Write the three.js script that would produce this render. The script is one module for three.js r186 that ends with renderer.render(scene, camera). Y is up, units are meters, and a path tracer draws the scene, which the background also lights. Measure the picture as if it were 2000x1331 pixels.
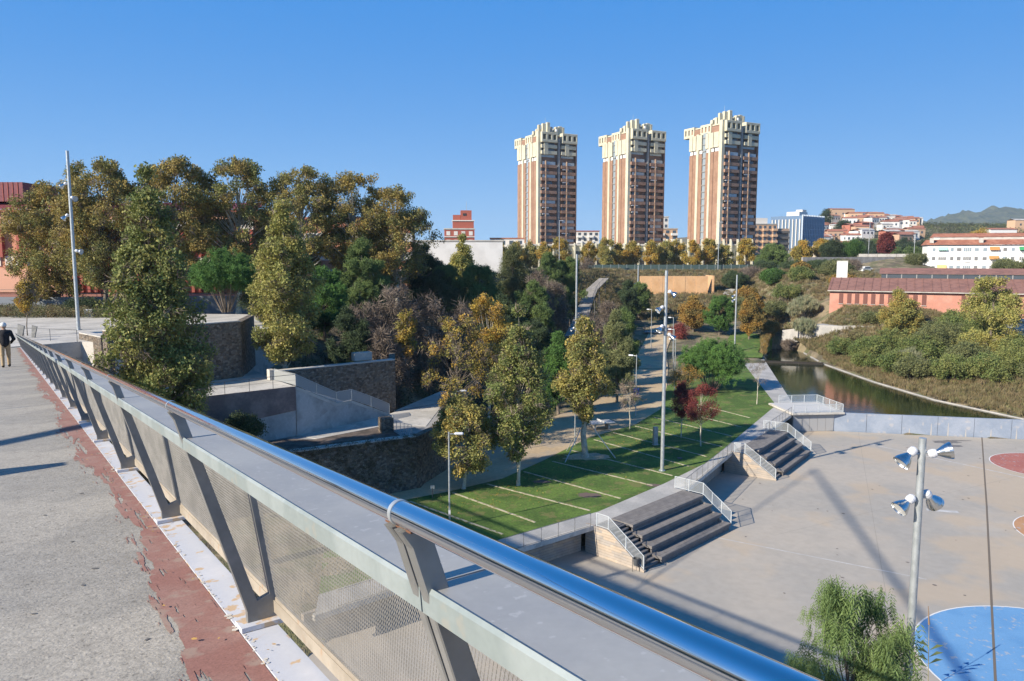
import * as THREE from 'three';
import { mergeGeometries } from 'three/addons/utils/BufferGeometryUtils.js';
import { MarchingCubes } from 'three/addons/objects/MarchingCubes.js';

// ------------------------------------------------------------------ camera, sky, sun, exposure
const scene = new THREE.Scene();
const camera = new THREE.PerspectiveCamera(49.3, 1024 / 681, 0.05, 9000);
camera.position.set(0, 20, 0);
camera.rotation.set(-Math.atan(160.5 / 1450), 0, 0);

const SUN = new THREE.Vector3(-0.839, 0.543, 0.545).normalize();
const EXPO = 1.62;
const clamp = (x, a, b) => Math.min(b, Math.max(a, x));
const ss = (a, b, x) => { const t = clamp((x - a) / (b - a), 0, 1); return t * t * (3 - 2 * t); };
function makeSky() {
  const w = 512, h = 256, d = new Float32Array(w * h * 4);
  for (let j = 0; j < h; j++) {
    const el = ((j + 0.5) / h - 0.5) * Math.PI;
    for (let i = 0; i < w; i++) {
      const az = ((i + 0.5) / w) * 2 * Math.PI - Math.PI;
      const dir = new THREE.Vector3(Math.cos(el) * Math.cos(az), Math.sin(el), Math.cos(el) * Math.sin(az));
      const e = Math.max(0, Math.sin(el));
      const t = 1 - Math.exp(-e * 6.6);
      const top = [0.012, 0.245, 0.76], low = [0.42, 0.74, 1.06], zen = (1 - 0.5 * ss(0.3, 1, e)) / EXPO;
      const c = dir.dot(SUN), glow = Math.pow(Math.max(0, c), 6) * 0.25 + Math.pow(Math.max(0, c), 40) * 0.8;
      const o = (j * w + i) * 4;
      for (let k = 0; k < 3; k++) d[o + k] = ((low[k] + (top[k] - low[k]) * t) * (1 + glow) + glow * 0.12) * zen;
      if (el < 0) { const g = Math.min(1, -el * 6); const gr = [0.16, 0.15, 0.12]; for (let k = 0; k < 3; k++) d[o + k] = d[o + k] * (1 - g) + gr[k] * g; }
      d[o + 3] = 1;
    }
  }
  const t = new THREE.DataTexture(d, w, h, THREE.RGBAFormat, THREE.FloatType);
  t.mapping = THREE.EquirectangularReflectionMapping; t.magFilter = THREE.LinearFilter; t.needsUpdate = true;
  return t;
}
scene.background = makeSky();
scene.environment = scene.background;
const sun = new THREE.DirectionalLight(new THREE.Color(1, 0.9, 0.75), 5);
sun.position.copy(SUN).multiplyScalar(300).add(new THREE.Vector3(0, 0, -80));
sun.target.position.set(0, 0, -80);
sun.castShadow = true;
Object.assign(sun.shadow.camera, { left: -220, right: 220, top: 220, bottom: -220, near: 1, far: 900 });
sun.shadow.mapSize.set(4096, 4096);
scene.add(sun, sun.target);
const renderer = new THREE.WebGLRenderer({ antialias: true });
renderer.toneMapping = THREE.LinearToneMapping;
renderer.toneMappingExposure = EXPO;
renderer.shadowMap.enabled = true;
scene.fog = new THREE.FogExp2(0xc4d8f0, 0.00011);

// ------------------------------------------------------------------ helpers
let seedState = 12345;
const seed = (n) => { seedState = n >>> 0; };
function rnd() { seedState = (seedState + 0x6d2b79f5) | 0; let t = Math.imul(seedState ^ (seedState >>> 15), 1 | seedState); t = (t + Math.imul(t ^ (t >>> 7), 61 | t)) ^ t; return ((t ^ (t >>> 14)) >>> 0) / 4294967296; }
const rr = (a, b) => a + (b - a) * rnd();
const mixc = (a, b, t) => a.map((v, i) => v + (b[i] - v) * t);
const V = (x, y, z) => new THREE.Vector3(x, y, z);
const used = {};
function numbered(n) { used[n] = (used[n] ?? -1) + 1; return used[n] ? n + '_' + String(used[n]).padStart(3, '0') : n; }
function tag(o, label, category, group) { o.userData.label = label; o.userData.category = category; if (group) o.userData.group = group; return o; }
function thing(name, label, category, pos = [0, 0, 0], turn = 0, group) {
  const g = new THREE.Group(); g.name = numbered(name); g.position.set(...pos); g.rotation.y = turn; scene.add(g); return tag(g, label, category, group);
}
function mesh(name, geo, mat, parent) {
  const m = new THREE.Mesh(Array.isArray(geo) ? merge(geo) : geo, mat); m.name = parent ? name : numbered(name); m.castShadow = m.receiveShadow = true; (parent ?? scene).add(m); return m;
}
function struct(name, geo, mat) { const m = mesh(name, geo, mat); m.userData.kind = 'structure'; return m; }
function single(name, geo, mat, label, category, group) { return tag(mesh(name, geo, mat), label, category, group); }
function copyOf(src, label, pos, turn) { const c = src.clone(); c.name = numbered(src.name.replace(/_\d{3}$/, '')); c.userData = { ...src.userData, label }; if (pos) c.position.set(...pos); if (turn !== undefined) c.rotation.y = turn; scene.add(c); return c; }
function merge(list) {
  const l = list.flat(9).map((g) => { const n = g.index ? g.toNonIndexed() : g; for (const k of Object.keys(n.attributes)) if (!['position', 'normal', 'uv'].includes(k)) n.deleteAttribute(k); if (!n.attributes.uv) n.setAttribute('uv', new THREE.BufferAttribute(new Float32Array(n.attributes.position.count * 2), 2)); return n; });
  return l.length === 1 ? l[0] : mergeGeometries(l);
}
// uv in metres from the face direction
function metricUV(g) {
  const n = g.index ? g.toNonIndexed() : g; n.computeVertexNormals?.call(n);
  const p = n.attributes.position, q = n.attributes.normal, uv = new Float32Array(p.count * 2);
  for (let i = 0; i < p.count; i++) {
    const nx = q.getX(i), ny = q.getY(i), nz = q.getZ(i), x = p.getX(i), y = p.getY(i), z = p.getZ(i);
    if (Math.abs(ny) > 0.7) { uv[2 * i] = x; uv[2 * i + 1] = z; } else { const l = Math.hypot(nx, nz) || 1; uv[2 * i] = (x * nz - z * nx) / l; uv[2 * i + 1] = y; }
  }
  n.setAttribute('uv', new THREE.BufferAttribute(uv, 2)); return n;
}
// a box given by its centre; turned about y; small chamfer on request
function box(w, h, d, x = 0, y = 0, z = 0, ry = 0) { const g = new THREE.BoxGeometry(w, h, d); if (ry) g.rotateY(ry); g.translate(x, y, z); return metricUV(g); }
function bevelBox(w, h, d, b, x = 0, y = 0, z = 0, ry = 0) {
  const s = new THREE.Shape(); const hw = w / 2 - b, hd = d / 2 - b;
  s.moveTo(-hw, -hd); s.lineTo(hw, -hd); s.lineTo(hw, hd); s.lineTo(-hw, hd); s.closePath();
  const g = new THREE.ExtrudeGeometry(s, { depth: h - 2 * b, bevelEnabled: true, bevelThickness: b, bevelSize: b, bevelSegments: 1 });
  g.rotateX(-Math.PI / 2); g.translate(0, -h / 2 + b, 0); if (ry) g.rotateY(ry); g.translate(x, y, z); return metricUV(g);
}
// round bar between two points
function rod(a, b, r0, r1 = r0, seg = 8, capped = true) {
  const va = V(...a), vb = V(...b), dir = vb.clone().sub(va), len = dir.length();
  const g = new THREE.CylinderGeometry(r1, r0, len, seg, 1, !capped);
  const uv = g.attributes.uv; for (let i = 0; i < uv.count; i++) uv.setXY(i, uv.getX(i) * 6.28 * r0, uv.getY(i) * len);
  g.translate(0, len / 2, 0); g.applyQuaternion(new THREE.Quaternion().setFromUnitVectors(V(0, 1, 0), dir.normalize())); g.translate(...a); return g.toNonIndexed();
}
// flat bar with a rectangular section between two points: width along `side`, thickness across
function bar(a, b, w, t, side) {
  const va = V(...a), vb = V(...b), dir = vb.clone().sub(va), len = dir.length(); dir.normalize();
  const s = V(...side).normalize(), n = new THREE.Vector3().crossVectors(s, dir).normalize(), s2 = new THREE.Vector3().crossVectors(dir, n);
  const g = new THREE.BoxGeometry(w, len, t); g.translate(0, len / 2, 0);
  g.applyMatrix4(new THREE.Matrix4().makeBasis(s2, dir, n)); g.translate(...a); return metricUV(g);
}
// upright prism on a ground polygon [[x,z],...]
function prism(poly, y0, y1) {
  const s = new THREE.Shape(poly.map(([x, z]) => new THREE.Vector2(x, -z)));
  const g = new THREE.ExtrudeGeometry(s, { depth: y1 - y0, bevelEnabled: false }); g.rotateX(-Math.PI / 2); g.translate(0, y0, 0); return metricUV(g);
}
function sheet(poly, y) { const s = new THREE.Shape(poly.map(([x, z]) => new THREE.Vector2(x, -z))); const g = new THREE.ShapeGeometry(s, 24); g.rotateX(-Math.PI / 2); g.translate(0, y, 0); return metricUV(g); }
// wall of some thickness along a ground polyline, thickness to the left of travel; y0 / y1 numbers or per-point arrays
function wallAlong(pts, th, y0, y1) {
  const out = [], Y0 = (i) => (Array.isArray(y0) ? y0[i] : y0), Y1 = (i) => (Array.isArray(y1) ? y1[i] : y1);
  for (let i = 0; i + 1 < pts.length; i++) {
    const [ax, az] = pts[i], [bx, bz] = pts[i + 1], l = Math.hypot(bx - ax, bz - az), nx = (bz - az) / l * th, nz = -(bx - ax) / l * th;
    const q = [[ax, Y0(i), az], [bx, Y0(i + 1), bz], [bx, Y1(i + 1), bz], [ax, Y1(i), az]], r = q.map(([x, y, z]) => [x + nx, y, z + nz]);
    const f = (a, b, c, d) => [a, b, c, a, c, d].flat();
    const pos = new Float32Array([f(q[0], q[1], q[2], q[3]), f(r[1], r[0], r[3], r[2]), f(q[3], q[2], r[2], r[3]), f(r[0], r[1], q[1], q[0]), f(q[1], r[1], r[2], q[2]), f(r[0], q[0], q[3], r[3])].flat());
    const g = new THREE.BufferGeometry(); g.setAttribute('position', new THREE.BufferAttribute(pos, 3)); g.computeVertexNormals(); out.push(metricUV(g));
  }
  return merge(out);
}
function tri(list) { const g = new THREE.BufferGeometry(); g.setAttribute('position', new THREE.BufferAttribute(new Float32Array(list.flat(3)), 3)); g.computeVertexNormals(); return metricUV(g); }
const quad = (a, b, c, d) => [a, b, c, a, c, d];

// ------------------------------------------------------------------ computed textures
function vnoise(period, sd) {
  const t = new Float32Array(period * period); const s0 = seedState; seed(sd); for (let i = 0; i < t.length; i++) t[i] = rnd(); seedState = s0;
  return (u, v) => { const x = u * period, y = v * period, xi = Math.floor(x), yi = Math.floor(y), fx = x - xi, fy = y - yi, a = fx * fx * (3 - 2 * fx), b = fy * fy * (3 - 2 * fy);
    const g = (i, j) => t[(((j % period) + period) % period) * period + (((i % period) + period) % period)];
    return (g(xi, yi) * (1 - a) + g(xi + 1, yi) * a) * (1 - b) + (g(xi, yi + 1) * (1 - a) + g(xi + 1, yi + 1) * a) * b; };
}
function fbm(p0, oct, sd) { const n = []; for (let o = 0; o < oct; o++) n.push(vnoise(p0 << o, sd + o * 17)); return (u, v) => { let s = 0, w = 0.5, t = 0; for (const f of n) { s += w * f(u, v); t += w; w *= 0.55; } return s / t; }; }
const toS = (x) => { x = clamp(x, 0, 1); return 255 * (x <= 0.0031308 ? 12.92 * x : 1.055 * Math.pow(x, 1 / 2.4) - 0.055); };
function tex(size, metres, fn, srgb = true) {
  const d = new Uint8Array(size * size * 4);
  for (let j = 0; j < size; j++) for (let i = 0; i < size; i++) { const c = fn(i / size, j / size), o = (j * size + i) * 4; const a = Array.isArray(c) ? c : [c, c, c]; for (let k = 0; k < 3; k++) d[o + k] = srgb ? toS(a[k]) : clamp(a[k], 0, 1) * 255; d[o + 3] = 255; }
  const t = new THREE.DataTexture(d, size, size); t.wrapS = t.wrapT = THREE.RepeatWrapping; t.magFilter = THREE.LinearFilter; t.minFilter = THREE.LinearMipmapLinearFilter; t.generateMipmaps = true;
  if (srgb) t.colorSpace = THREE.SRGBColorSpace; t.repeat.set(1 / metres, 1 / metres); t.needsUpdate = true; return t;
}
const mat = (o) => new THREE.MeshStandardMaterial({ roughness: 0.85, side: THREE.DoubleSide, ...o });
const lin = (r, g, b) => new THREE.Color().setRGB(r, g, b);
const paint = (r, g, b, rough = 0.7, metal = 0) => mat({ color: lin(r, g, b), roughness: rough, metalness: metal });
// mottled surface: two colours mixed by coarse noise, fine grain on top, dark specks
function mottled(size, metres, a, b, o = {}) {
  const n1 = fbm(o.p1 ?? 4, 5, o.sd ?? 1), n2 = fbm(o.p2 ?? 64, 3, (o.sd ?? 1) + 50), n3 = fbm(o.p3 ?? 12, 4, (o.sd ?? 1) + 99);
  return tex(size, metres, (u, v) => { let t = ss(0.32, 0.68, n1(u, v)); let c = mixc(a, b, t); const g = 1 + (n2(u, v) - 0.5) * (o.grain ?? 0.5); c = c.map((x) => x * g); if (o.stain) { const s = ss(o.s0 ?? 0.6, o.s1 ?? 0.75, n3(u, v)); c = mixc(c, o.stain, s * (o.sa ?? 0.6)); } if (o.speck && n2(u + 0.37, v + 0.11) < 0.25) c = c.map((x) => x * o.speck); return c; });
}
function grainBump(size, metres, p, sd) { const n = fbm(p, 4, sd); return tex(size, metres, (u, v) => n(u, v), false); }

const M = {};
M.deck = mat({ map: mottled(1024, 3.1, [0.3, 0.282, 0.25], [0.37, 0.342, 0.295], { p1: 5, p2: 160, grain: 0.6, stain: [0.25, 0.23, 0.2], s0: 0.56, s1: 0.8, sa: 0.35, speck: 0.6, sd: 3 }), bumpMap: grainBump(512, 0.7, 64, 7), bumpScale: 0.003, roughness: 0.92 });
M.court = mat({ map: mottled(1024, 37, [0.375, 0.345, 0.3], [0.435, 0.385, 0.32], { p1: 5, p2: 90, p3: 7, grain: 0.16, stain: [0.5, 0.39, 0.27], s0: 0.5, s1: 0.66, sa: 0.6, sd: 21 }), roughness: 0.9 });
M.concrete = mat({ map: mottled(512, 6, [0.36, 0.35, 0.33], [0.45, 0.43, 0.4], { p1: 4, p2: 64, grain: 0.3, sd: 31 }), roughness: 0.9 });
M.concreteDark = mat({ map: mottled(512, 5, [0.26, 0.25, 0.235], [0.34, 0.325, 0.305], { p1: 5, p2: 64, grain: 0.4, sd: 37 }), roughness: 0.9 });
M.paleConcrete = mat({ map: mottled(512, 7, [0.42, 0.4, 0.36], [0.54, 0.51, 0.46], { p1: 4, p2: 64, grain: 0.25, stain: [0.3, 0.28, 0.25], sd: 41 }), roughness: 0.9 });
M.sand = mat({ map: mottled(1024, 23, [0.44, 0.33, 0.2], [0.52, 0.4, 0.25], { p1: 6, p2: 128, grain: 0.35, stain: [0.34, 0.29, 0.23], s0: 0.55, s1: 0.72, sa: 0.6, sd: 43 }), bumpMap: grainBump(256, 1.5, 32, 8), bumpScale: 0.01, roughness: 1 });
M.grass = mat({ map: mottled(1024, 17, [0.062, 0.12, 0.016], [0.11, 0.185, 0.028], { p1: 9, p2: 160, p3: 24, grain: 0.9, stain: [0.19, 0.17, 0.06], s0: 0.58, s1: 0.74, sa: 0.65, sd: 47 }), bumpMap: grainBump(512, 2.2, 64, 9), bumpScale: 0.03, roughness: 1 });
M.soil = mat({ map: mottled(1024, 19, [0.12, 0.1, 0.065], [0.26, 0.21, 0.13], { p1: 7, p2: 128, p3: 16, grain: 0.6, stain: [0.11, 0.12, 0.05], s0: 0.5, s1: 0.66, sa: 0.8, sd: 53 }), bumpMap: grainBump(256, 3, 24, 10), bumpScale: 0.1, roughness: 1 });
M.darkSoil = mat({ map: mottled(512, 6, [0.07, 0.055, 0.045], [0.16, 0.12, 0.095], { p1: 6, p2: 64, grain: 0.7, sd: 59 }), roughness: 1 });
// rubble masonry far too fine to tell stone from stone at this distance
{ const n = fbm(4, 4, 61), cell = []; const s0 = seedState; seed(611); const N = 26; for (let i = 0; i < N * N; i++) cell.push([rnd(), rnd(), rnd(), rnd()]); seedState = s0;
  const look = (u, v) => { const x = u * N * 0.6, y = v * N; let b1 = 9, b2 = 9, id = 0; const xi = Math.floor(u * N), yi = Math.floor(v * N); for (let j = -1; j <= 1; j++) for (let i = -1; i <= 1; i++) { const k = (((yi + j) % N + N) % N) * N + (((xi + i) % N + N) % N), c = cell[k]; const dx = (xi + i + c[0] - u * N) * 0.7, dy = yi + j + c[1] - v * N, dd = Math.hypot(dx, dy); if (dd < b1) { b2 = b1; b1 = dd; id = k; } else if (dd < b2) b2 = dd; } return [b2 - b1, cell[id]]; };
  M.stone = mat({ map: tex(512, 5, (u, v) => { const [e, c] = look(u, v); const k = 0.55 + c[2] * 0.9; let col = mixc([0.165, 0.12, 0.08], [0.2, 0.175, 0.145], c[3]).map((x) => x * k * (0.75 + 0.5 * n(u, v))); if (e < 0.1) col = mixc([0.13, 0.115, 0.095], col, e / 0.1); return col; }), bumpMap: tex(512, 5, (u, v) => { const [e] = look(u, v); return ss(0, 0.25, e) * 0.7 + 0.3 * n(u, v); }, false), bumpScale: 0.07, roughness: 1 }); }
// board-marked concrete: rows of board prints in flat grey-brown tones
{ const n = fbm(8, 4, 67), s0 = seedState; seed(67); const row = Array.from({ length: 96 }, () => [rnd(), rnd()]); seedState = s0;
  M.boardMarked = mat({ map: tex(512, 3, (u, v) => { const r = Math.floor(v * 16), q = Math.floor((u * 3 + row[r][0]) % 3), c = row[(r * 5 + q) % 96]; const e = (v * 16) % 1; let col = mixc([0.33, 0.3, 0.27], [0.46, 0.37, 0.28], c[1]).map((x) => x * (0.8 + 0.4 * n(u, v))); if (e < 0.07) col = col.map((x) => x * 0.55); return col; }), bumpMap: tex(256, 3, (u, v) => ((v * 16) % 1 < 0.08 ? 0 : 0.8), false), bumpScale: 0.008, roughness: 0.95 });
  M.weathered = mat({ map: tex(512, 2.4, (u, v) => { const r = Math.floor(v * 20), c = row[r]; const e = (v * 20) % 1; let col = mixc([0.155, 0.143, 0.135], [0.23, 0.212, 0.2], c[1] * 0.6 + 0.4 * n(u * 0.5, v)).map((x) => x * (0.75 + 0.5 * n(u, v))); if (e < 0.1) col = col.map((x) => x * 0.55); return col; }), roughness: 0.95 }); }
M.steel = mat({ map: mottled(256, 1.3, [0.34, 0.355, 0.36], [0.44, 0.455, 0.46], { p1: 6, p2: 32, grain: 0.12, sd: 71 }), roughness: 0.5, metalness: 0.25 });
M.steelDark = mat({ map: mottled(256, 0.9, [0.2, 0.2, 0.19], [0.27, 0.265, 0.25], { p1: 5, p2: 32, grain: 0.18, sd: 73 }), roughness: 0.55, metalness: 0.3 });
M.plate = mat({ map: mottled(1024, 1.7, [0.37, 0.365, 0.35], [0.43, 0.42, 0.39], { p1: 5, p2: 128, p3: 90, grain: 0.1, stain: [0.55, 0.54, 0.52], s0: 0.7, s1: 0.78, sa: 0.5, sd: 79 }), roughness: 0.48, metalness: 0.2 });
M.edge = mat({ map: mottled(512, 0.8, [0.27, 0.31, 0.3], [0.34, 0.38, 0.37], { p1: 6, p2: 64, grain: 0.12, stain: [0.36, 0.33, 0.27], s0: 0.66, s1: 0.8, sa: 0.5, sd: 83 }), roughness: 0.45, metalness: 0.2 });
M.chrome = mat({ color: lin(0.72, 0.73, 0.75), roughness: 0.1, metalness: 1, roughnessMap: tex(256, 0.5, (() => { const n = fbm(16, 4, 87); return (u, v) => 0.35 + 1.1 * n(u, v); })(), false) });
M.galv = mat({ map: mottled(256, 1.1, [0.42, 0.45, 0.46], [0.5, 0.53, 0.54], { p1: 6, p2: 32, grain: 0.12, sd: 89 }), roughness: 0.42, metalness: 0.55 });
M.whiteSteel = mat({ map: mottled(256, 1.1, [0.46, 0.5, 0.52], [0.53, 0.56, 0.58], { p1: 6, p2: 32, grain: 0.06, sd: 91 }), roughness: 0.5 });
M.meshInfill = mat({ color: lin(0.62, 0.66, 0.68), roughness: 0.5, metalness: 0.2, transparent: true, opacity: 0.26 });
M.faintInfill = mat({ color: lin(0.4, 0.42, 0.43), roughness: 0.6, transparent: true, opacity: 0.12 });
M.wireDark = paint(0.1, 0.105, 0.11, 0.6, 0.3);
M.expanded = mat({ map: mottled(256, 0.6, [0.215, 0.21, 0.195], [0.28, 0.27, 0.25], { p1: 6, p2: 32, grain: 0.12, sd: 95 }), roughness: 0.42, metalness: 0.25 });
M.toeRail = mat({ map: mottled(256, 0.9, [0.29, 0.25, 0.195], [0.36, 0.315, 0.25], { p1: 6, p2: 32, grain: 0.15, stain: [0.35, 0.2, 0.1], s0: 0.66, s1: 0.8, sa: 0.5, sd: 97 }), roughness: 0.7 });
M.whiteBeam = mat({ map: mottled(1024, 1.9, [0.52, 0.54, 0.59], [0.59, 0.6, 0.64], { p1: 6, p2: 128, p3: 22, grain: 0.08, stain: [0.55, 0.36, 0.17], s0: 0.68, s1: 0.76, sa: 0.8, sd: 101 }), roughness: 0.6 });
M.redCoat = mat({ map: mottled(1024, 1.3, [0.28, 0.135, 0.11], [0.31, 0.175, 0.145], { p1: 5, p2: 160, p3: 10, grain: 0.45, stain: [0.34, 0.26, 0.21], s0: 0.56, s1: 0.74, sa: 0.7, speck: 0.7, sd: 103 }), roughness: 0.95 });
M.brickWall = mat({ map: mottled(512, 9, [0.28, 0.165, 0.11], [0.33, 0.2, 0.135], { p1: 6, p2: 128, grain: 0.25, sd: 107 }), roughness: 0.95 });
M.cream = mat({ map: mottled(512, 9, [0.52, 0.485, 0.36], [0.59, 0.555, 0.42], { p1: 5, p2: 64, grain: 0.12, stain: [0.42, 0.38, 0.28], s0: 0.62, s1: 0.8, sa: 0.5, sd: 109 }), roughness: 0.9 });
M.glass = mat({ color: lin(0.09, 0.11, 0.13), roughness: 0.12, metalness: 0.2 });
M.glassPale = mat({ color: lin(0.34, 0.4, 0.44), roughness: 0.25, metalness: 0.2 });
M.blackish = paint(0.03, 0.03, 0.032, 0.8);
M.white = paint(0.74, 0.73, 0.7, 0.8);
M.tile = mat({ map: mottled(512, 6, [0.3, 0.115, 0.07], [0.4, 0.17, 0.105], { p1: 8, p2: 100, grain: 0.5, sd: 113 }), roughness: 0.95 });
M.tileDark = mat({ map: mottled(512, 6, [0.2, 0.1, 0.08], [0.27, 0.135, 0.105], { p1: 8, p2: 100, grain: 0.5, sd: 117 }), roughness: 0.95 });
M.bark = mat({ map: mottled(256, 1, [0.13, 0.105, 0.08], [0.2, 0.165, 0.13], { p1: 6, p2: 32, grain: 0.6, sd: 119 }), roughness: 1 });
M.barkPale = mat({ map: mottled(256, 1, [0.42, 0.38, 0.29], [0.56, 0.52, 0.42], { p1: 5, p2: 32, grain: 0.3, stain: [0.24, 0.21, 0.15], sd: 123 }), roughness: 1 });
M.rust = mat({ color: lin(0.15, 0.07, 0.04), roughness: 1 });
// ------------------------------------------------------------------ footbridge: local x across, y up, -z along the descending deck
const BD = V(-0.5638, -0.07755, -0.82225).normalize(), BL = V(0.82473, 0, -0.56552);
const bridge = thing('footbridge', 'grey concrete footbridge sloping down to the left with steel mesh railings', 'footbridge', [0, 18.5, 0]);
{ const zx = BD.clone().negate(), yx = new THREE.Vector3().crossVectors(zx, BL); bridge.quaternion.setFromRotationMatrix(new THREE.Matrix4().makeBasis(BL, yx, zx)); }
{
  const T0 = -24, T1 = 69, a0 = -3.05, a1 = 0.83;
  mesh('deck', box(a1 - a0, 0.28, T1 - T0, (a0 + a1) / 2, -0.14, -(T0 + T1) / 2), M.deck, bridge);
  mesh('girder', box(2.6, 0.9, T1 - T0 - 1, -1.1, -0.735, -(T0 + T1) / 2), M.steel, bridge);
  for (const [x, w] of [[0.915, 0.17], [-3.135, 0.17]]) mesh('edge_beam', box(w - 0.004, 0.42, T1 - T0, x, -0.2, -(T0 + T1) / 2), M.whiteBeam, bridge);
  // worn red coating along the kerb, its inner edge eaten away
  const e1 = fbm(6, 4, 211), e2 = fbm(40, 4, 223), e3 = fbm(14, 4, 227);
  const wear = tex(1024, 1, (u, v) => { const edge = 0.3 + 0.4 * ss(0.25, 0.75, e1(0.13, v)) + 0.34 * (e2(u * 0.45, v) - 0.5) * 2 + 0.16 * (e3(u, v * 2) - 0.5) * 2; const bare = ss(0.66, 0.72, e3(u * 0.7 + 0.3, v)) * (1 - 0.6 * u); return u > edge && e2(u, v + 0.4) > 0.2 && bare < 0.5 ? 1 : 0; }, false); wear.repeat.set(1, 1);
  const coat = new THREE.PlaneGeometry(0.42, 66, 1, 60); { const cu = coat.attributes.uv; for (let i = 0; i < cu.count; i++) cu.setXY(i, cu.getX(i), cu.getY(i) * 66 / 9); } coat.rotateX(-Math.PI / 2); coat.translate(0.618, 0.003, -33.2);
  const coatMap = M.redCoat.map; coatMap.repeat.set(0.32, 9 / 1.3); coatMap.needsUpdate = true;
  mesh('red_coating', coat, new THREE.MeshStandardMaterial({ map: coatMap, alphaMap: wear, alphaTest: 0.5, roughness: 0.95, side: THREE.DoubleSide }), bridge);
  // peeled crust of paint where the coating meets the beam
  seed(5); const crust = []; for (let i = 0; i < 420; i++) { const t = 0.5 + rnd() ** 1.5 * 24, s = rr(0.003, 0.011); const near = Math.abs(((t - 1.15) % 2.36)) < 0.25 ? 1.8 : 1; const g = new THREE.CircleGeometry(s * near, 5); g.rotateX(-Math.PI / 2); g.rotateY(rr(0, 6)); g.translate(0.832 + rr(-0.012, 0.02) * near, 0.012 + rr(0, 0.002), -t); crust.push(g); }
  mesh('paint_crust', crust, paint(0.58, 0.54, 0.47, 0.9), bridge).userData.kind = 'stuff';
  const spots = []; for (let i = 0; i < 16; i++) { const t = 1.6 + rnd() * 9, g = new THREE.CircleGeometry(rr(0.006, 0.017), 9); g.scale(1.4, 0.8, 1); g.rotateX(-Math.PI / 2); g.rotateY(rr(0, 6)); g.translate(rr(-0.35, 0.5), 0.0035, -t); spots.push(g); }
  mesh('gum_stain', spots, paint(0.14, 0.135, 0.13, 0.9), bridge).userData.kind = 'stuff';
  const leaves = []; for (let i = 0; i < 26; i++) { const t = 1.5 + rnd() * 10, g = new THREE.CircleGeometry(rr(0.005, 0.013), 5); g.scale(1.6, 0.8, 1); g.rotateX(-Math.PI / 2 + rr(-0.3, 0.3)); g.rotateY(rr(0, 6)); g.translate(rr(0.55, 0.96), 0.02, -t); leaves.push(g); }
  mesh('fallen_leaf', leaves, paint(0.45, 0.27, 0.08, 0.9), bridge).userData.kind = 'stuff';

  // one V-shaped post, cut from plate, standing across the deck
  const frameShape = new THREE.Shape([[0.872, 0.0], [1.022, 0.0], [1.022, 0.13], [0.918, 0.938], [0.876, 0.938], [0.982, 0.15], [0.918, 0.13], [0.646, 1.06], [0.628, 1.088], [0.584, 1.084], [0.606, 1.05], [0.872, 0.09]].map(([x, y]) => new THREE.Vector2(x, y)));
  const frameGeo = (th) => { const g = new THREE.ExtrudeGeometry(frameShape, { depth: th - 0.006, bevelEnabled: true, bevelSize: 0.003, bevelThickness: 0.003, bevelSegments: 1 }); g.translate(0, 0, -th / 2 + 0.003); return metricUV(g); };
  const postGeo = frameGeo(0.03);
  const footGeo = box(0.2, 0.022, 0.13, 0.93, 0.024, 0);
  // expanded metal infill: zigzag strands, each slightly turned to the light
  const L = 2.29, P0 = V(1.006, 0.125, 0), P1 = V(0.905, 0.925, 0), upv = P1.clone().sub(P0), Hm = upv.length(); upv.normalize();
  const nrm = V(-upv.y, upv.x, 0), pos = [];
  { const cw = 0.0085, ph = 0.036, half = 0.00105, cols = Math.floor(L / cw), segs = Math.floor(Hm / (ph / 2));
    const at = (x, y, o) => [P0.x + upv.x * y + nrm.x * o, P0.y + upv.y * y + nrm.y * o, -x];
    for (let c = 0; c <= cols; c++) for (let s = 0; s < segs; s++) {
      const k = (s + c) % 2, x0 = c * cw + (k ? cw : 0) * 0.98, x1 = c * cw + (k ? 0 : cw) * 0.98, y0 = s * ph / 2, y1 = y0 + ph / 2;
      pos.push(...quad(at(x0 - half, y0, -0.0005), at(x0 + half, y0, 0.0009), at(x1 + half, y1, 0.0009), at(x1 - half, y1, -0.0005)).flat());
    } }
  const meshGeo = new THREE.BufferGeometry(); meshGeo.setAttribute('position', new THREE.BufferAttribute(new Float32Array(pos), 3)); meshGeo.computeVertexNormals(); metricUV(meshGeo);
  const frameBars = merge([bar([P0.x, P0.y, 0], [P0.x, P0.y, -L], 0.012, 0.02, [1, 0, 0]), bar([P1.x, P1.y - 0.004, 0], [P1.x, P1.y - 0.004, -L], 0.012, 0.02, [1, 0, 0])]);
  const plateGeo = (l) => box(0.238, 0.012, l, 0.769, 0.951, -l / 2);
  const edgeGeo = (l) => { const s = new THREE.Shape([[0.636, 0.908], [0.644, 0.904], [0.65, 0.908], [0.65, 0.958], [0.64, 0.964], [0.634, 0.956]].map(([x, y]) => new THREE.Vector2(x, y))); const g = new THREE.ExtrudeGeometry(s, { depth: l, bevelEnabled: false }); g.translate(0, 0, -l); return metricUV(g); };
  const tubeGeo = (l) => { const g = new THREE.CylinderGeometry(0.0235, 0.0235, l, 40, 1, true); const uv = g.attributes.uv; for (let i = 0; i < uv.count; i++) uv.setXY(i, uv.getX(i) * 0.15, uv.getY(i) * l); g.rotateX(-Math.PI / 2); g.translate(0.6, 1.112, -l / 2); return g; };
  const collarGeo = (() => { const g = new THREE.CylinderGeometry(0.0247, 0.0247, 0.012, 32, 1, false); g.rotateX(-Math.PI / 2); g.translate(0.6, 1.112, 0); return g; })();
  const saddleGeo = merge([box(0.034, 0.006, 0.11, 0.61, 1.087, 0)]);
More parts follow.
